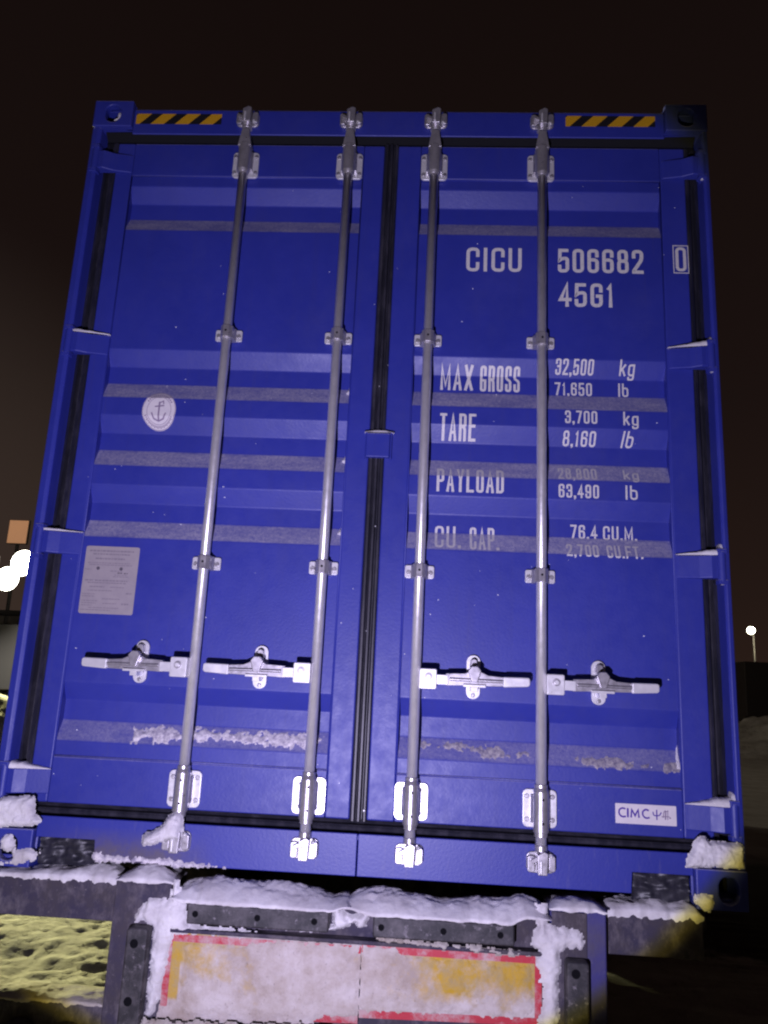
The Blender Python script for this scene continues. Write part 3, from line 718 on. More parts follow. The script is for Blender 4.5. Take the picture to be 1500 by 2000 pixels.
# marking board: two plates with red borders
def plate(x0, x1, z0, z1, zr, lb, left):
    p = MB().mat(YREF)
    nx = 2
    p.prism([(x0, z0), (x1, z0 + zr), (x1, z1), (x0, z1 + (0.006 if left else 0))], -.046, -.030)
    o = p.build('marking_plate', tr, bevel=.001, label=lb); y = -.0475; w = .021
    e = MB().mat(RREF)
    e.quad((x0, y, z1 - w), (x1, y, z1 - w), (x1, y, z1), (x0, y, z1)); e.quad((x0, y, z0), (x1, y, z0 + zr), (x1, y, z0 + zr + w), (x0, y, z0 + w))
    if left: e.quad((x0, y - .0003, z0 + w), (x0 + w, y - .0003, z0 + w), (x0 + w, y - .0003, z1 - w), (x0, y - .0003, z1 - w))
    else: e.quad((x1 - w, y - .0003, z0 + zr + w), (x1, y - .0003, z0 + zr + w), (x1, y - .0003, z1 - w), (x1 - w, y - .0003, z1 - w))
    e.build('red_border', o)
plate(.648, 1.2505, -.372, -.150, .01, 'left half of the snow-covered marking board', True)
plate(1.2535, 1.797, -.345, -.146, .012, 'right half of the marking board, its red and yellow showing on the right', False)
b = MB().mat(BUF); b.box(.64, 1.815, -.075, -.020, -.42, -.386); b.build('board_rail', tr, bevel=.004)
# under-run bar with round lamps
b = MB().mat(TRL); b.box(-.28, .466, -.020, .10, -.60, -.372); b.build('underrun_bar', tr, bevel=.01)
b = MB().mat(TRL); b.box(1.995, 2.30, -.020, .10, -.60, -.400); b.build('underrun_bar', tr, bevel=.01)
b = MB().mat(TRL); b.box(.65, 1.82, -.06, .06, -.62, -.47)
b.build('underrun_bar', tr, bevel=.01)
for x in (.06, .212, .362, 2.07, 2.22):
    b = MB().mat(BUF); b.tube((x, -.020, -.484), (x, -.062, -.484), .064, .062, n=32); l_ = b.build('tail_lamp', tr, bevel=.003)
    b = MB().mat(LENS); b.tube((x, -.062, -.484), (x, -.072, -.484), .056, .050, n=32); b.build('lens', l_, bevel=.003)
b = MB().mat(TRL); b.box(.0, 2.43, .36, .52, -.15, -.004); b.build('gap_blocker', tr, bevel=.004)  # dark box added to block the lit ground seen in the gap below the sill
# chassis, axles and wheels further forward
for x in (.76, 1.56):
    b = MB().mat(TRL); b.box(x, x + .14, .13, 11.0, -.035, -.02); b.box(x + .06, x + .08, .13, 11.0, -.40, -.035); b.box(x, x + .14, .13, 11.0, -.415, -.40); b.build('chassis_beam', tr)
for y in (2.9, 4.2, 5.5):
    b = MB().mat(TRL); b.tube((.3, y, -.62), (2.14, y, -.62), .07); b.build('axle', tr)
    for x0, x1 in ((.03, .40), (2.04, 2.41)):
        b = MB().mat(TYRE); b.tube((x0, y, -.62), (x1, y, -.62), .50, n=48); w_ = b.build('wheel', tr, bevel=.04, seg=3)
        b = MB().mat(RIM); xo = x0 - .004 if x0 < 1 else x1 + .004; xi = x0 + .05 if x0 < 1 else x1 - .05; b.tube((xo, y, -.62), (xi, y, -.62), .29, .22, n=36); b.build('rim', w_)
for x in (.5, 1.8):
    b = MB().mat(TRL); b.box(x, x + .12, 10.2, 10.35, -1.12, -.03); b.build('landing_leg', tr)
b = MB().mat(TRL); b.box(.1, 2.3, 11.6, 12.2, -.14, -.02); b.box(.7, 1.75, 9.5, 12.1, -.2, -.14); b.build('front_bolster', tr)

# ================================================================ SNOW CAKED ON THINGS
def nz(x, y, z=0., s=1.): return noise.fractal(Vector((x * s, y * s, z)), .8, 2.1, 4)
def snow_patch(name, poly, y0, th, step=.004, jag=.004, edge=.012, mat=None, seed=0., label='', fy=None, lump=.35, drop=0., parent=None, cat='snow', group=None):
    """cake of snow on an upright face: outline in x,z; thickness grows inward from the edge"""
    P = np.array(poly, float); x0, z0 = P.min(0) - step * 2; x1, z1 = P.max(0) + step * 2
    X = np.arange(x0, x1 + step, step); Z = np.arange(z0, z1 + step, step); XX, ZZ = np.meshgrid(X, Z)
    ins = np.zeros(XX.shape, bool); dist = np.full(XX.shape, 9.)
    for i in range(len(P)):
        a, c = P[i], P[(i + 1) % len(P)]
        with np.errstate(divide='ignore', invalid='ignore'):
            cond = ((a[1] > ZZ) != (c[1] > ZZ)) & (XX < (c[0] - a[0]) * (ZZ - a[1]) / (c[1] - a[1]) + a[0])
        ins ^= cond; d = c - a; L = max((d ** 2).sum(), 1e-12); t = np.clip(((XX - a[0]) * d[0] + (ZZ - a[1]) * d[1]) / L, 0, 1)
        dist = np.minimum(dist, np.hypot(XX - a[0] - t * d[0], ZZ - a[1] - t * d[1]))
    sd = np.where(ins, dist, -dist); hgt = np.zeros(sd.shape)
    for j in range(sd.shape[0]):
        for i in range(sd.shape[1]):
            if sd[j, i] > -jag * 1.6:
                x, z = XX[j, i], ZZ[j, i]; s_ = sd[j, i] + jag * nz(x, z, seed, 55) * 1.3 - drop * max(0, nz(x, z, seed + 5, 16) + .05)
                if s_ > 0: hgt[j, i] = th * (1 - math.exp(-s_ / edge)) * (1 + lump * nz(x, z, seed + 2, 22) + .12 * nz(x, z, seed + 3, 90))
    b = MB().mat(mat or SNOW); b.sm = True; idx = -np.ones(sd.shape, int)
    keep = hgt > 0
    cells = [(j, i) for j in range(sd.shape[0] - 1) for i in range(sd.shape[1] - 1) if keep[j:j + 2, i:i + 2].any()]
    for j, i in cells:
        q = []
        for a, c in ((j, i), (j, i + 1), (j + 1, i + 1), (j + 1, i)):
            if idx[a, c] < 0:
                idx[a, c] = len(b.v); yy = (fy(ZZ[a, c]) if fy else y0); b.v.append((XX[a, c], yy - (hgt[a, c] if keep[a, c] else -.002), ZZ[a, c]))
            q.append(idx[a, c])
        b.face(q)
    b.fixn = False
    o = b.build(name, parent)
    return tag(o, label, cat, group) if parent is None else o
def snow_cap(name, x0, x1, y0, y1, zf, th, label, step=.006, seed=0., mat=None, edge=.02, lump=.4, under=.012, xr=True, slope=0., cat='snow'):
    """snow lying on a level top: heap over x0..x1, y0..y1 on height zf(x), front lip slightly overhanging"""
    nx = max(4, int((x1 - x0) / step)); ny = max(5, int((y1 - y0) / step)); b = MB().mat(mat or SNOW); b.sm = True
    for j in range(-1, ny + 1):
        for i in range(nx + 1):
            x = x0 + (x1 - x0) * i / nx; y = y0 + (y1 - y0) * max(j, 0) / ny
            yy = y0 + .010 * nz(x, 0, seed, 18); y = y + (yy - y0) * (1 - max(j, 0) / ny)
            d = min(y - yy + .004, (y1 - y) + .02); dxe = min(x - x0, x1 - x) if xr else 1.
            h = th(x) * (1 - math.exp(-max(d, 0) / edge)) * (1 - math.exp(-max(dxe, 0.0005) / .02)) * (1 + lump * nz(x, y, seed, 12) + .08 * nz(x, y, seed, 60)) + slope * (y - yy)
            z = zf(x) + max(h, 0.001)
            if j < 0: z = zf(x) - under * (.6 + .8 * nz(x, 3, seed, 30)); y = y + .004
            b.v.append((x, y, z))
    for j in range(ny + 1):
        for i in range(nx): k = j * (nx + 1) + i; b.face((k, k + 1, k + nx + 2, k + nx + 1))
    b.fixn = False
    return tag(b.build(name), label, cat)
ps = snow_patch
ps('snow_clump', [(2.281, .204), (2.31, .213), (2.322, .200), (2.36, .200), (2.406, .198), (2.424, .195), (2.428, .125), (2.34, .127), (2.246, .119), (2.252, .142), (2.264, .166)], -.004, .022, .003, .003, .006, seed=1, label='thick snow clump on the lower right corner casting under the bottom hinge')
ps('snow_clump', [(-.02, .206), (.038, .206), (.071, .215), (.148, .221), (.155, .189), (.160, .165), (.183, .147), (.180, .137), (.153, .129), (.051, .120), (-.02, .126)], -.004, .022, .003, .003, .007, seed=2, label='thick snow clump on the lower left corner casting under the bottom hinge')
ps('snow_plug', stadium(.074, .070, .046, .052), .010, .016, .003, .004, .010, seed=3, label='snow packed into the hole of the lower left corner casting')
ps('snow_plug', [(.075, 2.815), (.100, 2.812), (.108, 2.832), (.100, 2.858), (.092, 2.852), (.093, 2.832), (.080, 2.822)], .022, .010, .003, .001, .004, seed=4, label='small curl of snow inside the hole of the upper left corner casting')
fs = lambda z: surf(z)
ps('snow_patch', [(.424, .448), (.469, .455), (.576, .457), (.727, .456), (.904, .456), (1.098, .458), (1.098, .426), (1.03, .399), (.96, .407), (.89, .412), (.819, .415), (.73, .424), (.66, .412), (.591, .401), (.538, .401), (.428, .399)], 0, .008, .0025, .010, 0.014, mat=MOTT, seed=11, fy=fs, drop=.034, lump=.6, label='patchy snow strip lying in the lowest groove of the left door')
ps('snow_patch', [(1.408, .453), (1.545, .453), (1.648, .443), (1.770, .436), (1.79, .424), (1.716, .414), (1.614, .405), (1.58, .428), (1.478, .425), (1.409, .432)], 0, .004, .0025, .010, .014, mat=THIN, seed=12, fy=fs, drop=.034, label='thin dirty snow strip in the lowest groove beside the inner bar of the right door')
ps('snow_patch', [(1.901, .433), (2.019, .428), (2.152, .425), (2.262, .428), (2.262, .392), (2.118, .396), (2.018, .395), (1.918, .408)], 0, .004, .0025, .010, .014, mat=THIN, seed=14, fy=fs, drop=.036, label='thin dirty snow strip in the lowest groove at the right edge of the right door')
ps('snow_clump', [(.604, .181), (.620, .198), (.638, .196), (.650, .172), (.655, .150), (.650, .117), (.616, .114), (.57, .098), (.529, .087), (.522, .121), (.552, .134), (.579, .146)], -.006, .032, .003, .003, .009, seed=6, label='wedge of snow stuck on the foot of the leftmost locking bar')
for zt_, lb in ((1.708, 'tiny wedge of snow at the right end of the second groove, left door'), (1.442, 'tiny wedge of snow at the right end of the third groove, left door'), (1.172, 'tiny wedge of snow at the right end of the fourth groove, left door')):
    ps('snow_clump', [(1.105, zt_ + .026), (1.105, zt_ - .030), (1.085, zt_ - .020), (1.092, zt_ - .002)], 0, .014, .003, .001, .005, seed=zt_, fy=fs, label=lb, group='snow wedges at the groove ends of the left door')
for zt_, lb in ((.455, 'small wedge of snow at the right end of the lowest groove, right door'),):
    ps('snow_clump', [(2.266, zt_ + .030), (2.266, zt_ - .050), (2.250, zt_ - .050), (2.256, zt_ + .0)], 0, .012, .003, .001, .005, seed=zt_, fy=fs, label=lb)
# snow on hinge tops
hl = [(0, 1.885, .018, 'thin snow line on the second left hinge from the top'), (0, 1.115, .012, 'thin snow line on the third left hinge from the top'), (0, .302, .024, 'snow ridge on the bottom left hinge'),
      (1, 1.885, .026, 'wedge of snow on the second right hinge from the top'), (1, 1.115, .024, 'snow ridge on the third right hinge from the top'), (1, .302, .028, 'snow ridge on the bottom right hinge')]
for sd_, z, th, lb in hl:
    X = (lambda x: x) if sd_ == 0 else (lambda x: WX - x)
    if sd_ == 1 or z < .5: P = [(X(.022), z + th * 1.25), (X(.030), z + th * .9), (X(.07), z + th * .75), (X(.10), z + th * .70), (X(.15), z + th * .15), (X(.172), z - .003), (X(.15), z - .004), (X(.05), z - .003), (X(.024), z - .004)]
    else: P = [(X(.020), z + th * .8), (X(.034), z + th * .6), (X(.10), z + th * .45), (X(.172), z - .001), (X(.168), z - .006), (X(.10), z), (X(.03), z + .002)]
    # a solid wedge from just in front of the blade back to the door face
    b = MB().mat(SNOW); b.sm = True; n = 30; xs = [X(.022 + .150 * i / n) for i in range(n + 1)]
    for i, x in enumerate(xs):
        u = i / n; top = th * ((1 - u) ** .8 * .75 + .25 * (1 - u)) * (1 + .35 * nz(x, z, sd_ * 7 + z, 30)) + (th * .5 if (u < .06 and (sd_ == 1 or z < .5)) else 0); top = max(top, .0012)
        yf = .010 + .030 * max(0, u - .15); yb = .052
        for y, h in ((yf + .002, -.001), (yf, top * .45), (yf + .006, top * .85), ((yf + yb) / 2, top), (yb, top * 1.05)): b.v.append((x, y, z + h + .0005))
    for i in range(n):
        for k in range(4): q = i * 5 + k; b.face((q, q + 1, q + 6, q + 5) if sd_ == 0 else (q + 5, q + 6, q + 1, q))
    b.build('snow_ridge'); tag(bpy.context.scene.collection.objects[-1], lb, 'snow', 'snow lying on the door hinges')
# centre plate snow
b = MB().mat(SNOW); b.sm = True
for i in range(25):
    u = i / 24; x = 1.168 + .108 * u; h = .010 * math.sin(math.pi * u) ** .7 * (1 + .3 * nz(x, 1, 4, 40)) + .001
    for y, k in ((.024, -.1), (.026, .6), (.034, 1), (.050, 1.1)): b.v.append((x, y, 1.5225 + h * k))
for i in range(24):
    for k in range(3): q = i * 4 + k; b.face((q, q + 1, q + 5, q + 4))
tag(b.build('snow_ridge'), 'thin snow line on the blue joint plate between the doors', 'snow')
# snow on the trailer frame
def wave(x, pts):
    for (a, u), (c, v) in zip(pts, pts[1:]):
        if a <= x <= c: t = (x - a) / (c - a); t = t * t * (3 - 2 * t); return u + (v - u) * t
    return pts[0][1] if x < pts[0][0] else pts[-1][1]
snow_cap('snow_layer', -.30, .466, .002, .12, lambda x: -.022, lambda x: wave(x, [(-.3, .010), (.1, .014), (.3, .028), (.466, .040)]), 'snow lying along the left arm of the trailer cross beam', seed=21, under=.016)
snow_cap('snow_layer', -.28, .464, -.022, .10, lambda x: -.372, lambda x: .014, 'dirty snow on top of the under-run bar beside the left post', seed=27, under=.010, mat=CRUST)
snow_cap('snow_layer', 1.994, 2.300, .002, .12, lambda x: -.022, lambda x: wave(x, [(2.0, .038), (2.2, .030), (2.3, .040)]), 'snow lying along the right arm of the trailer cross beam', seed=22, under=.022)
snow_cap('snow_layer', .464, .655, -.050, .10, lambda x: -.008, lambda x: wave(x, [(.46, .020), (.56, .040), (.655, .030)]), 'snow on top of the left trailer post', seed=23, under=.006)
snow_cap('snow_layer', 1.818, 1.994, -.056, .10, lambda x: -.012, lambda x: wave(x, [(1.82, .020), (1.95, .026), (1.994, .014)]), 'snow on top of the right trailer post', seed=24, under=.006)
snow_cap('snow_heap', .655, 1.215, -.082, .10, lambda x: -.053 + wave(x, [(.655, .01), (.70, .0), (1.15, 0), (1.215, .018)]), lambda x: wave(x, [(.655, .056), (.75, .072), (.98, .068), (1.10, .052), (1.16, .036), (1.215, .044)]), 'smooth heap of snow over the left horizontal buffer', seed=25, edge=.055, lump=.16, under=.002)
snow_cap('snow_heap', 1.195, 1.822, -.082, .10, lambda x: -.056 + wave(x, [(1.195, .016), (1.285, .0), (1.7, 0), (1.75, .02)]), lambda x: wave(x, [(1.195, .050), (1.30, .074), (1.42, .060), (1.50, .048), (1.62, .066), (1.82, .052)]), 'smooth heap of snow over the right horizontal buffer', seed=26, edge=.055, lump=.16, under=.002)
ps('snow_drift', [(.654, .0), (.672, .0), (.676, -.035), (.690, -.062), (.705, -.085), (.705, -.118), (.76, -.126), (.86, -.128), (.925, -.132), (.88, -.150), (.80, -.146), (.668, -.150), (.663, -.21), (.651, -.27), (.640, -.345), (.625, -.38), (.606, -.38), (.606, -.20), (.604, -.135), (.565, -.118), (.545, -.125), (.540, -.108), (.556, -.080), (.580, -.058), (.60, -.052), (.636, -.056), (.650, -.046)], -.046, .022, .004, .006, .014, seed=31, lump=.35, label='thick snow drift plastered between the left post and the marking board')
ps('snow_clump', [(1.156, -.040), (1.176, -.030), (1.188, -.058), (1.21, -.075), (1.245, -.060), (1.262, -.040), (1.282, -.034), (1.276, -.062), (1.262, -.100), (1.240, -.104), (1.228, -.090), (1.19, -.112), (1.10, -.128), (.95, -.124), (.95, -.116), (1.12, -.117), (1.156, -.098)], -.020, .036, .004, .004, .010, seed=32, label='snow clump wedged between the two horizontal buffers')
ps('snow_drift', [(1.778, .0), (1.808, .0), (1.812, -.055), (1.835, -.058), (1.860, -.064), (1.905, -.068), (1.922, -.094), (1.915, -.118), (1.872, -.112), (1.852, -.128), (1.846, -.20), (1.842, -.34), (1.846, -.42), (1.790, -.42), (1.778, -.345), (1.795, -.30), (1.802, -.24), (1.794, -.19), (1.775, -.155), (1.790, -.125), (1.762, -.108), (1.772, -.082), (1.786, -.060)], -.054, .020, .004, .006, .012, seed=33, label='snow plastered down the inner edge of the right post')
ps('snow_patch', [(1.30, -.121), (1.55, -.125), (1.72, -.133), (1.76, -.142), (1.70, -.146), (1.50, -.138), (1.32, -.132)], -.058, .012, .004, .007, .006, mat=CRUST, seed=34, drop=.010, label='crumbs of snow along the ledge under the right buffer')
# crusts on the board
ps('snow_crust', [(.706, -.176), (.80, -.174), (.88, -.172), (.915, -.160), (.97, -.150), (1.08, -.146), (1.249, -.144), (1.249, -.345), (1.15, -.350), (1.10, -.375), (.90, -.384), (.70, -.390), (.640, -.392), (.645, -.350), (.690, -.335), (.706, -.30), (.698, -.25), (.708, -.21)], -.047, .008, .004, .008, .03, mat=YREF, seed=41, drop=.012, lump=.6, label='rough crust of dirty snow over the left half of the marking board')
ps('snow_crust', [(1.256, -.144), (1.34, -.148), (1.40, -.168), (1.50, -.172), (1.70, -.172), (1.774, -.172), (1.774, -.30), (1.74, -.320), (1.50, -.322), (1.30, -.326), (1.256, -.332)], -.047, .008, .004, .008, .03, mat=YREF, seed=43, drop=.012, lump=.6, label='rough crust of dirty snow over the right half of the marking board')
ps('snow_patch', [(.60, -.382), (1.0, -.372), (1.25, -.366), (1.25, -.380), (1.0, -.392), (.60, -.41)], -.074, .010, .004, .008, .006, mat=CRUST, seed=44, drop=.02, label='dirty snow on the rail under the marking board')
# crumbs hanging in the notches and along the sill edge
ps('snow_patch', [(.366, .060), (.42, .048), (.55, .050), (.66, .044), (.80, .036), (.80, .029), (.60, .030), (.44, .028), (.362, .030), (.355, .045)], .019, .006, .003, .006, .005, mat=MOTT, seed=51, drop=.010, label='dirty snow crust on the lower left edge of the sill')
ps('snow_patch', [(.100, .055), (.150, .060), (.185, .056), (.20, .040), (.165, .020), (.120, .006), (.07, .0), (.05, .008), (.09, .025)], -.002, .010, .003, .005, .006, seed=52, drop=.016, label='snow smear beside the left notch of the sill')
ps('snow_clump', [(2.272, .044), (2.300, .046), (2.325, .040), (2.326, .006), (2.316, -.006), (2.290, .006), (2.268, .026)], -.004, .016, .003, .004, .006, seed=53, label='snow clump at the foot of the lower right corner casting')
# specks of ice frozen to the doors
random.seed(21); b = MB().mat(ICE)
for i in range(85):
    x = random.uniform(.12, 2.34); z = .2 + 2.4 * random.random() ** 1.4; y = surf(z) if (.17 < x < 1.10 or 1.335 < x < 2.26) else YF
    if 1.18 < x < 1.25: y = .046
    r = random.choice((.0008, .0010, .0012, .0018)); k = random.uniform(1, 2.2); b.prism([(x - r * k, z), (x, z - r), (x + r * k, z), (x, z + r)], y - .0022, y + .0004)
o = tag(b.build('ice_specks'), 'tiny specks of ice frozen to the blue doors', 'ice'); o['kind'] = 'stuff'

# ================================================================ GROUND
m = Mat('trodden_snow', rough=.85, spec=.2)
c = m.mix(m.rng(m.noise(1.6, 6, .68), .35, .65), (.66, .64, .58), (.45, .42, .36))
c = m.mix(m.rng(m.noise(9, 5, .7), .58, .75, 0, .75), c, (.20, .17, .13))
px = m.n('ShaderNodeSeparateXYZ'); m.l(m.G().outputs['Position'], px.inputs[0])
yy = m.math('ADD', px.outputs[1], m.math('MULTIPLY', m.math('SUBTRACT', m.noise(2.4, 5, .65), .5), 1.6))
dark_band = m.math('MULTIPLY', m.rng(yy, 3.35, 3.6), m.rng(yy, 6.5, 7.5, 1, 0))     # band of darker ground with a ragged edge
m.col(m.mix(m.math('MULTIPLY', dark_band, .93), c, (.05, .045, .04))); m.bump(m.math('ADD', m.noise(60, 5, .75), m.noise(14, 4, .6)), .6, .02); GRD = m.m
def ticks(lo, hi, mid0, mid1, fine, far):
    t = list(np.arange(mid0, mid1, fine)); s_ = fine; x = mid1
    while x < hi: t.append(x); s_ *= 1.22; x += s_
    t.append(hi); s_ = fine; x = mid0 - fine
    while x > lo: t.append(x); s_ *= 1.22; x -= s_
    t.append(lo); return sorted(set(t))
X = ticks(-600, 600, -2.6, 1.0, .028, 0); Y = ticks(-200, 900, 1.2, 4.6, .028, 0)
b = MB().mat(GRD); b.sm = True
pits = [(random.uniform(-2.4, .8) if k > 22 else random.uniform(-.75, .3), random.uniform(1.3, 4.0), random.uniform(.025, .075), random.uniform(.004, .016) * (1.8 if k < 23 else .8)) for k in range(90)]
near = {}
for y in Y:
    for x in X:
        z = 0.
        if -5 < x < 6 and -4 < y < 12:
            f = min(1, (x + 5) / 2, (6 - x) / 2, (y + 4) / 2, (12 - y) / 3)
            z = .040 * nz(x, y, 0, 1.1) + .012 * nz(x, y, 2, 4.2) + .009 * nz(x, y, 5, 13) * (1 if x < -.7 else 1.7) + .003 * nz(x, y, 8, 34)
            if -2.8 < x < 1.1 and 1 < y < 4.8:
                for a, c_, r, d in pits:
                    q = (x - a) ** 2 + (y - c_) ** 2
                    if q < r * r * 5: z -= d * math.exp(-q / (r * r)); z += d * .30 * math.exp(-(math.sqrt(q) - r * 1.7) ** 2 / (r * r * .25))
            z = z * f
        b.v.append((x, y, z))
nx = len(X)
for j in range(len(Y) - 1):
    for i in range(nx - 1): k = j * nx + i; b.face((k, k + 1, k + nx + 1, k + nx))
b.fixn = False
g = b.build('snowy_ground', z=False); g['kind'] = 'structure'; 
# snow banks
def bank(name, x0, x1, y0, y1, h, label, seed, step=.16):
    b = MB().mat(GRD2); b.sm = True; nx, ny = int((x1 - x0) / step), int((y1 - y0) / step)
    for j in range(ny + 1):
        for i in range(nx + 1):
            u, v = i / nx, j / ny; x = x0 + (x1 - x0) * u; y = y0 + (y1 - y0) * v
            e = (1 - abs(2 * u - 1) ** 2.6) * (1 - abs(2 * v - 1) ** 2); z = h * e * (1 + .28 * nz(x, y, seed, .7)) + .10 * e ** .5 * nz(x, y, seed, 2.6) - .06
            b.v.append((x, y, z))
    for j in range(ny):
        for i in range(nx): k = j * (nx + 1) + i; b.face((k, k + 1, k + nx + 2, k + nx + 1))
    b.fixn = False; o = b.build(name, z=False); o['kind'] = 'structure'; return o
m = Mat('ploughed_snow', rough=.85, spec=.2); c = m.mix(m.rng(m.noise(1.6, 6, .68), .35, .65), (.66, .64, .58), (.42, .39, .34)); m.col(m.mix(m.rng(m.noise(5, 5, .7), .55, .7, 0, .8), c, (.16, .14, .11)))
m.bump(m.noise(8, 6, .75), .8, .08); GRD2 = m.m
bank('snow_bank', -14, -4.6, 9.5, 14.0, 1.75, '', 61)
bank('snow_bank', 11, 38, 24, 33, 2.1, '', 62, .3)

# ================================================================ FAR THINGS
DARKM = Mat('dark_steel', (.03, .03, .03), .6).m
m = Mat('floodlight_glass', (1, 1, 1)); m.b.inputs['Emission Color'].default_value = (1, .97, .80, 1); m.b.inputs['Emission Strength'].default_value = 22; LAMP = m.m
m = Mat('distant_lamp_glass', (1, 1, 1)); m.b.inputs['Emission Color'].default_value = (1, .93, .68, 1); m.b.inputs['Emission Strength'].default_value = 9; LAMP2 = m.m
m = Mat('orange_glow_panel', (.25, .12, .05), .5); m.b.inputs['Emission Color'].default_value = (1, .50, .26, 1); m.b.inputs['Emission Strength'].default_value = .30; ORG = m.m  # its glow stands in for lamplight reflected by the panel
C0 = Vector((1.4017, -2.6278, .6249))
def at(r, dist): return (C0.x + r[0] * dist, C0.y + dist, C0.z + r[2] * dist + ZB)
D = 25.
p1 = at((-.537, 1, .139), D); p2 = at((-.556, 1, .117), D + .4)
mast = thing('floodlight_mast', (p2[0] - .6, p2[1] + .3, 0), 'tall floodlight mast with two glaring lamps behind the left side of the container', 'floodlight', z=False)
b = MB().mat(DARKM); b.tube((p2[0] - .6, p2[1] + .3, 0), (p2[0] - .6, p2[1] + .3, p1[2] + .3), .10, .06); b.build('pole', mast, z=False)
b = MB().mat(DARKM); b.tube((p2[0] - .7, p2[1] + .2, p2[2] - .1), (p1[0] + .1, p1[1] + .2, p1[2]), .04); b.build('cross_arm', mast, z=False)
for p, rr_ in ((p1, .44), (p2, .42)):
    b = MB().mat(DARKM); b.tube((p[0], p[1] + .18, p[2]), (p[0], p[1] + .01, p[2]), rr_ * .6, rr_, n=24); h_ = b.build('lamp_head', mast, z=False)
    b = MB().mat(LAMP); b.tube((p[0], p[1] + .005, p[2]), (p[0], p[1] - .06, p[2]), rr_ * .96, rr_ * .8, n=24); b.build('lamp_glass', h_, z=False)
def lamp(p, power, col, r=.35, name='floodlight_beam'):
    L = bpy.data.lights.new(name, 'POINT'); L.energy = power; L.color = col; L.shadow_soft_size = r; o = bpy.data.objects.new(name, L); o.location = p; sc.collection.objects.link(o)
lamp((p1[0] + .1, p1[1] - .75, p1[2]), 3200, (1, .88, .72), .3)
L = bpy.data.lights.new('floodlight_cone', 'SPOT'); L.energy = 35000; L.color = (1, .95, .42); L.shadow_soft_size = .9; L.spot_size = math.radians(40); L.spot_blend = .5
o = bpy.data.objects.new('floodlight_cone', L); o.location = (p1[0] + .1, p1[1] - .95, p1[2]); sc.collection.objects.link(o)
o.rotation_euler = (Vector((-2.6, 4.5, 0)) - Vector(o.location)).to_track_quat('-Z', 'Y').to_euler()
q = at((-.5505, 1, .181), D + 9)
sign = thing('orange_sign', (q[0], q[1], 0), 'orange square panel on a post above the left floodlights', 'sign', z=False)
b = MB().mat(DARKM); b.tube((q[0], q[1] + .1, 0), (q[0], q[1] + .1, q[2] + .3), .08); b.build('post', sign, z=False)
b = MB().mat(DARKM); b.box(q[0] - .47, q[0] + .47, q[1] - .02, q[1] + .12, q[2] - .56, q[2] + .56); b.build('frame', sign, z=False)
b = MB().mat(ORG); b.box(q[0] - .44, q[0] + .44, q[1] - .05, q[1] - .02, q[2] - .53, q[2] + .53); b.build('panel', sign, z=False)
# pale shed and a parked truck to the left
m = Mat('pale_shed_cladding', (.42, .37, .28), .7); m.col(m.mix(m.rng(m.noise(3, 4, .6), .35, .65), (.16, .145, .125), (.11, .10, .09))); SHED = m.m
sh = thing('storage_shed', (-24, 33, 0), 'pale metal shed glimpsed under the left floodlights', 'shed', z=False)
b = MB().mat(SHED); b.box(-38, -11.5, 31.5, 40, 0, 4.1); b.build('wall', sh, z=False)
for i in range(60):
    pass
b = MB().mat(SHED); [b.box(-38 + .45 * i, -37.9 + .45 * i, 31.45, 31.5, 0.02, 4.05) for i in range(58)]; b.build('cladding_ribs', sh, z=False)
b = MB().mat(DARKM); b.prism([(-38.4, 4.1), (-11.1, 4.1), (-11.1, 4.3), (-38.4, 4.3)], 31.2, 40.4); b.build('roof', sh, z=False)
m = Mat('dark_grey_lorry_paint', (.032, .034, .038), .6); LOR = m.m
lo = thing('parked_lorry', (-14.5, 20.5, 0), 'dark grey lorry parked beside the snow bank at the left edge', 'lorry', z=False)
b = MB().mat(LOR); b.box(-20.5, -12.4, 25.2, 27.6, 1.0, 3.35); b.build('cargo_body', lo, bevel=.05, z=False)
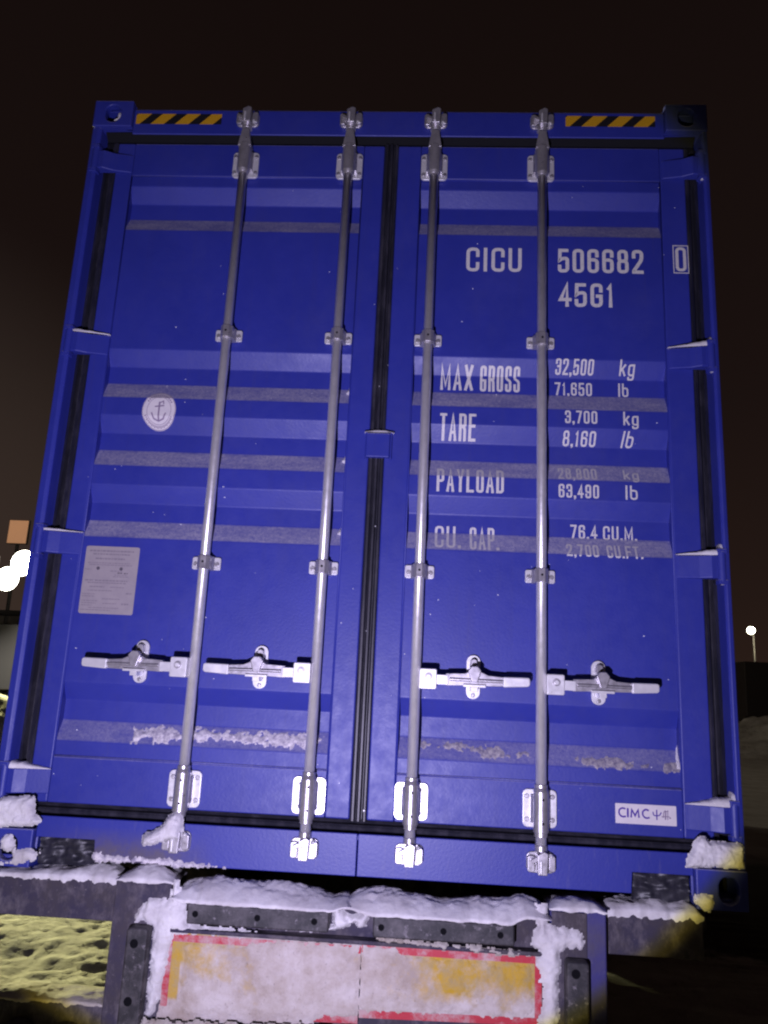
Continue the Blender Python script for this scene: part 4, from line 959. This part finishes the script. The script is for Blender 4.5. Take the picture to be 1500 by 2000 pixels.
b = MB().mat(LOR); b.prism([(-12.3, .7), (-10.6, .7), (-10.6, 1.9), (-10.9, 2.7), (-12.3, 2.7)], 25.3, 27.5); b.build('cab', lo, bevel=.05, z=False)
for x in (-19.2, -17.9, -11.6):
    b = MB().mat(TYRE); b.tube((x, 25.2, .5), (x, 25.5, .5), .5, n=28); b.build('wheel', lo, z=False)
# right: street lamp, dark parked trailers
q = at((.4145, 1, .0905), 60)
sl = thing('street_lamp', (q[0] + .3, q[1], 0), 'small bright street lamp far away beyond the right side of the container', 'street lamp', z=False)
b = MB().mat(DARKM); b.tube((q[0] + .3, q[1] + .4, 0), (q[0] + .3, q[1] + .4, q[2] + .2), .09, .06); b.tube((q[0] + .3, q[1] + .4, q[2] + .2), (q[0], q[1], q[2] + .25), .05); b.build('pole', sl, z=False)
b = MB().mat(LAMP2); b.tube((q[0], q[1] + .1, q[2]), (q[0], q[1] - .14, q[2]), .30, .24, n=20); b.build('lamp_glass', sl, z=False)
lamp((q[0] - .2, q[1] - .9, q[2] - .2), 700, (1, .85, .55), .3, 'street_lamp_light')
DK = Mat('dark_trailer_sheeting', (.035, .028, .028), .7).m
for x0, y0, L_, hh, lb in ((19.0, 41, 7.0, 4.0, 'dark covered trailer parked far right behind the snow bank'), (27.5, 44, 9.0, 4.5, 'taller dark trailer parked beyond the first one at the far right')):
    t_ = thing('parked_trailer', (x0 + L_ / 2, y0, 0), lb, 'trailer', 'trailers parked far right', z=False)
    b = MB().mat(DK); b.box(x0, x0 + L_, y0, y0 + 2.5, 1.1, hh); b.build('cargo_body', t_, bevel=.05, z=False)
    for x in (x0 + 1, x0 + 2.3, x0 + L_ - 1.2):
        b = MB().mat(TYRE); b.tube((x, y0 + .05, .5), (x, y0 + .4, .5), .5, n=24); b.build('wheel', t_, z=False)
    b = MB().mat(DK); b.box(x0 + .1, x0 + L_ - .1, y0 + .5, y0 + 2., .8, 1.1); b.build('chassis', t_, z=False)
for o in list(sc.objects):
    if '_w' in o: del o['_w']
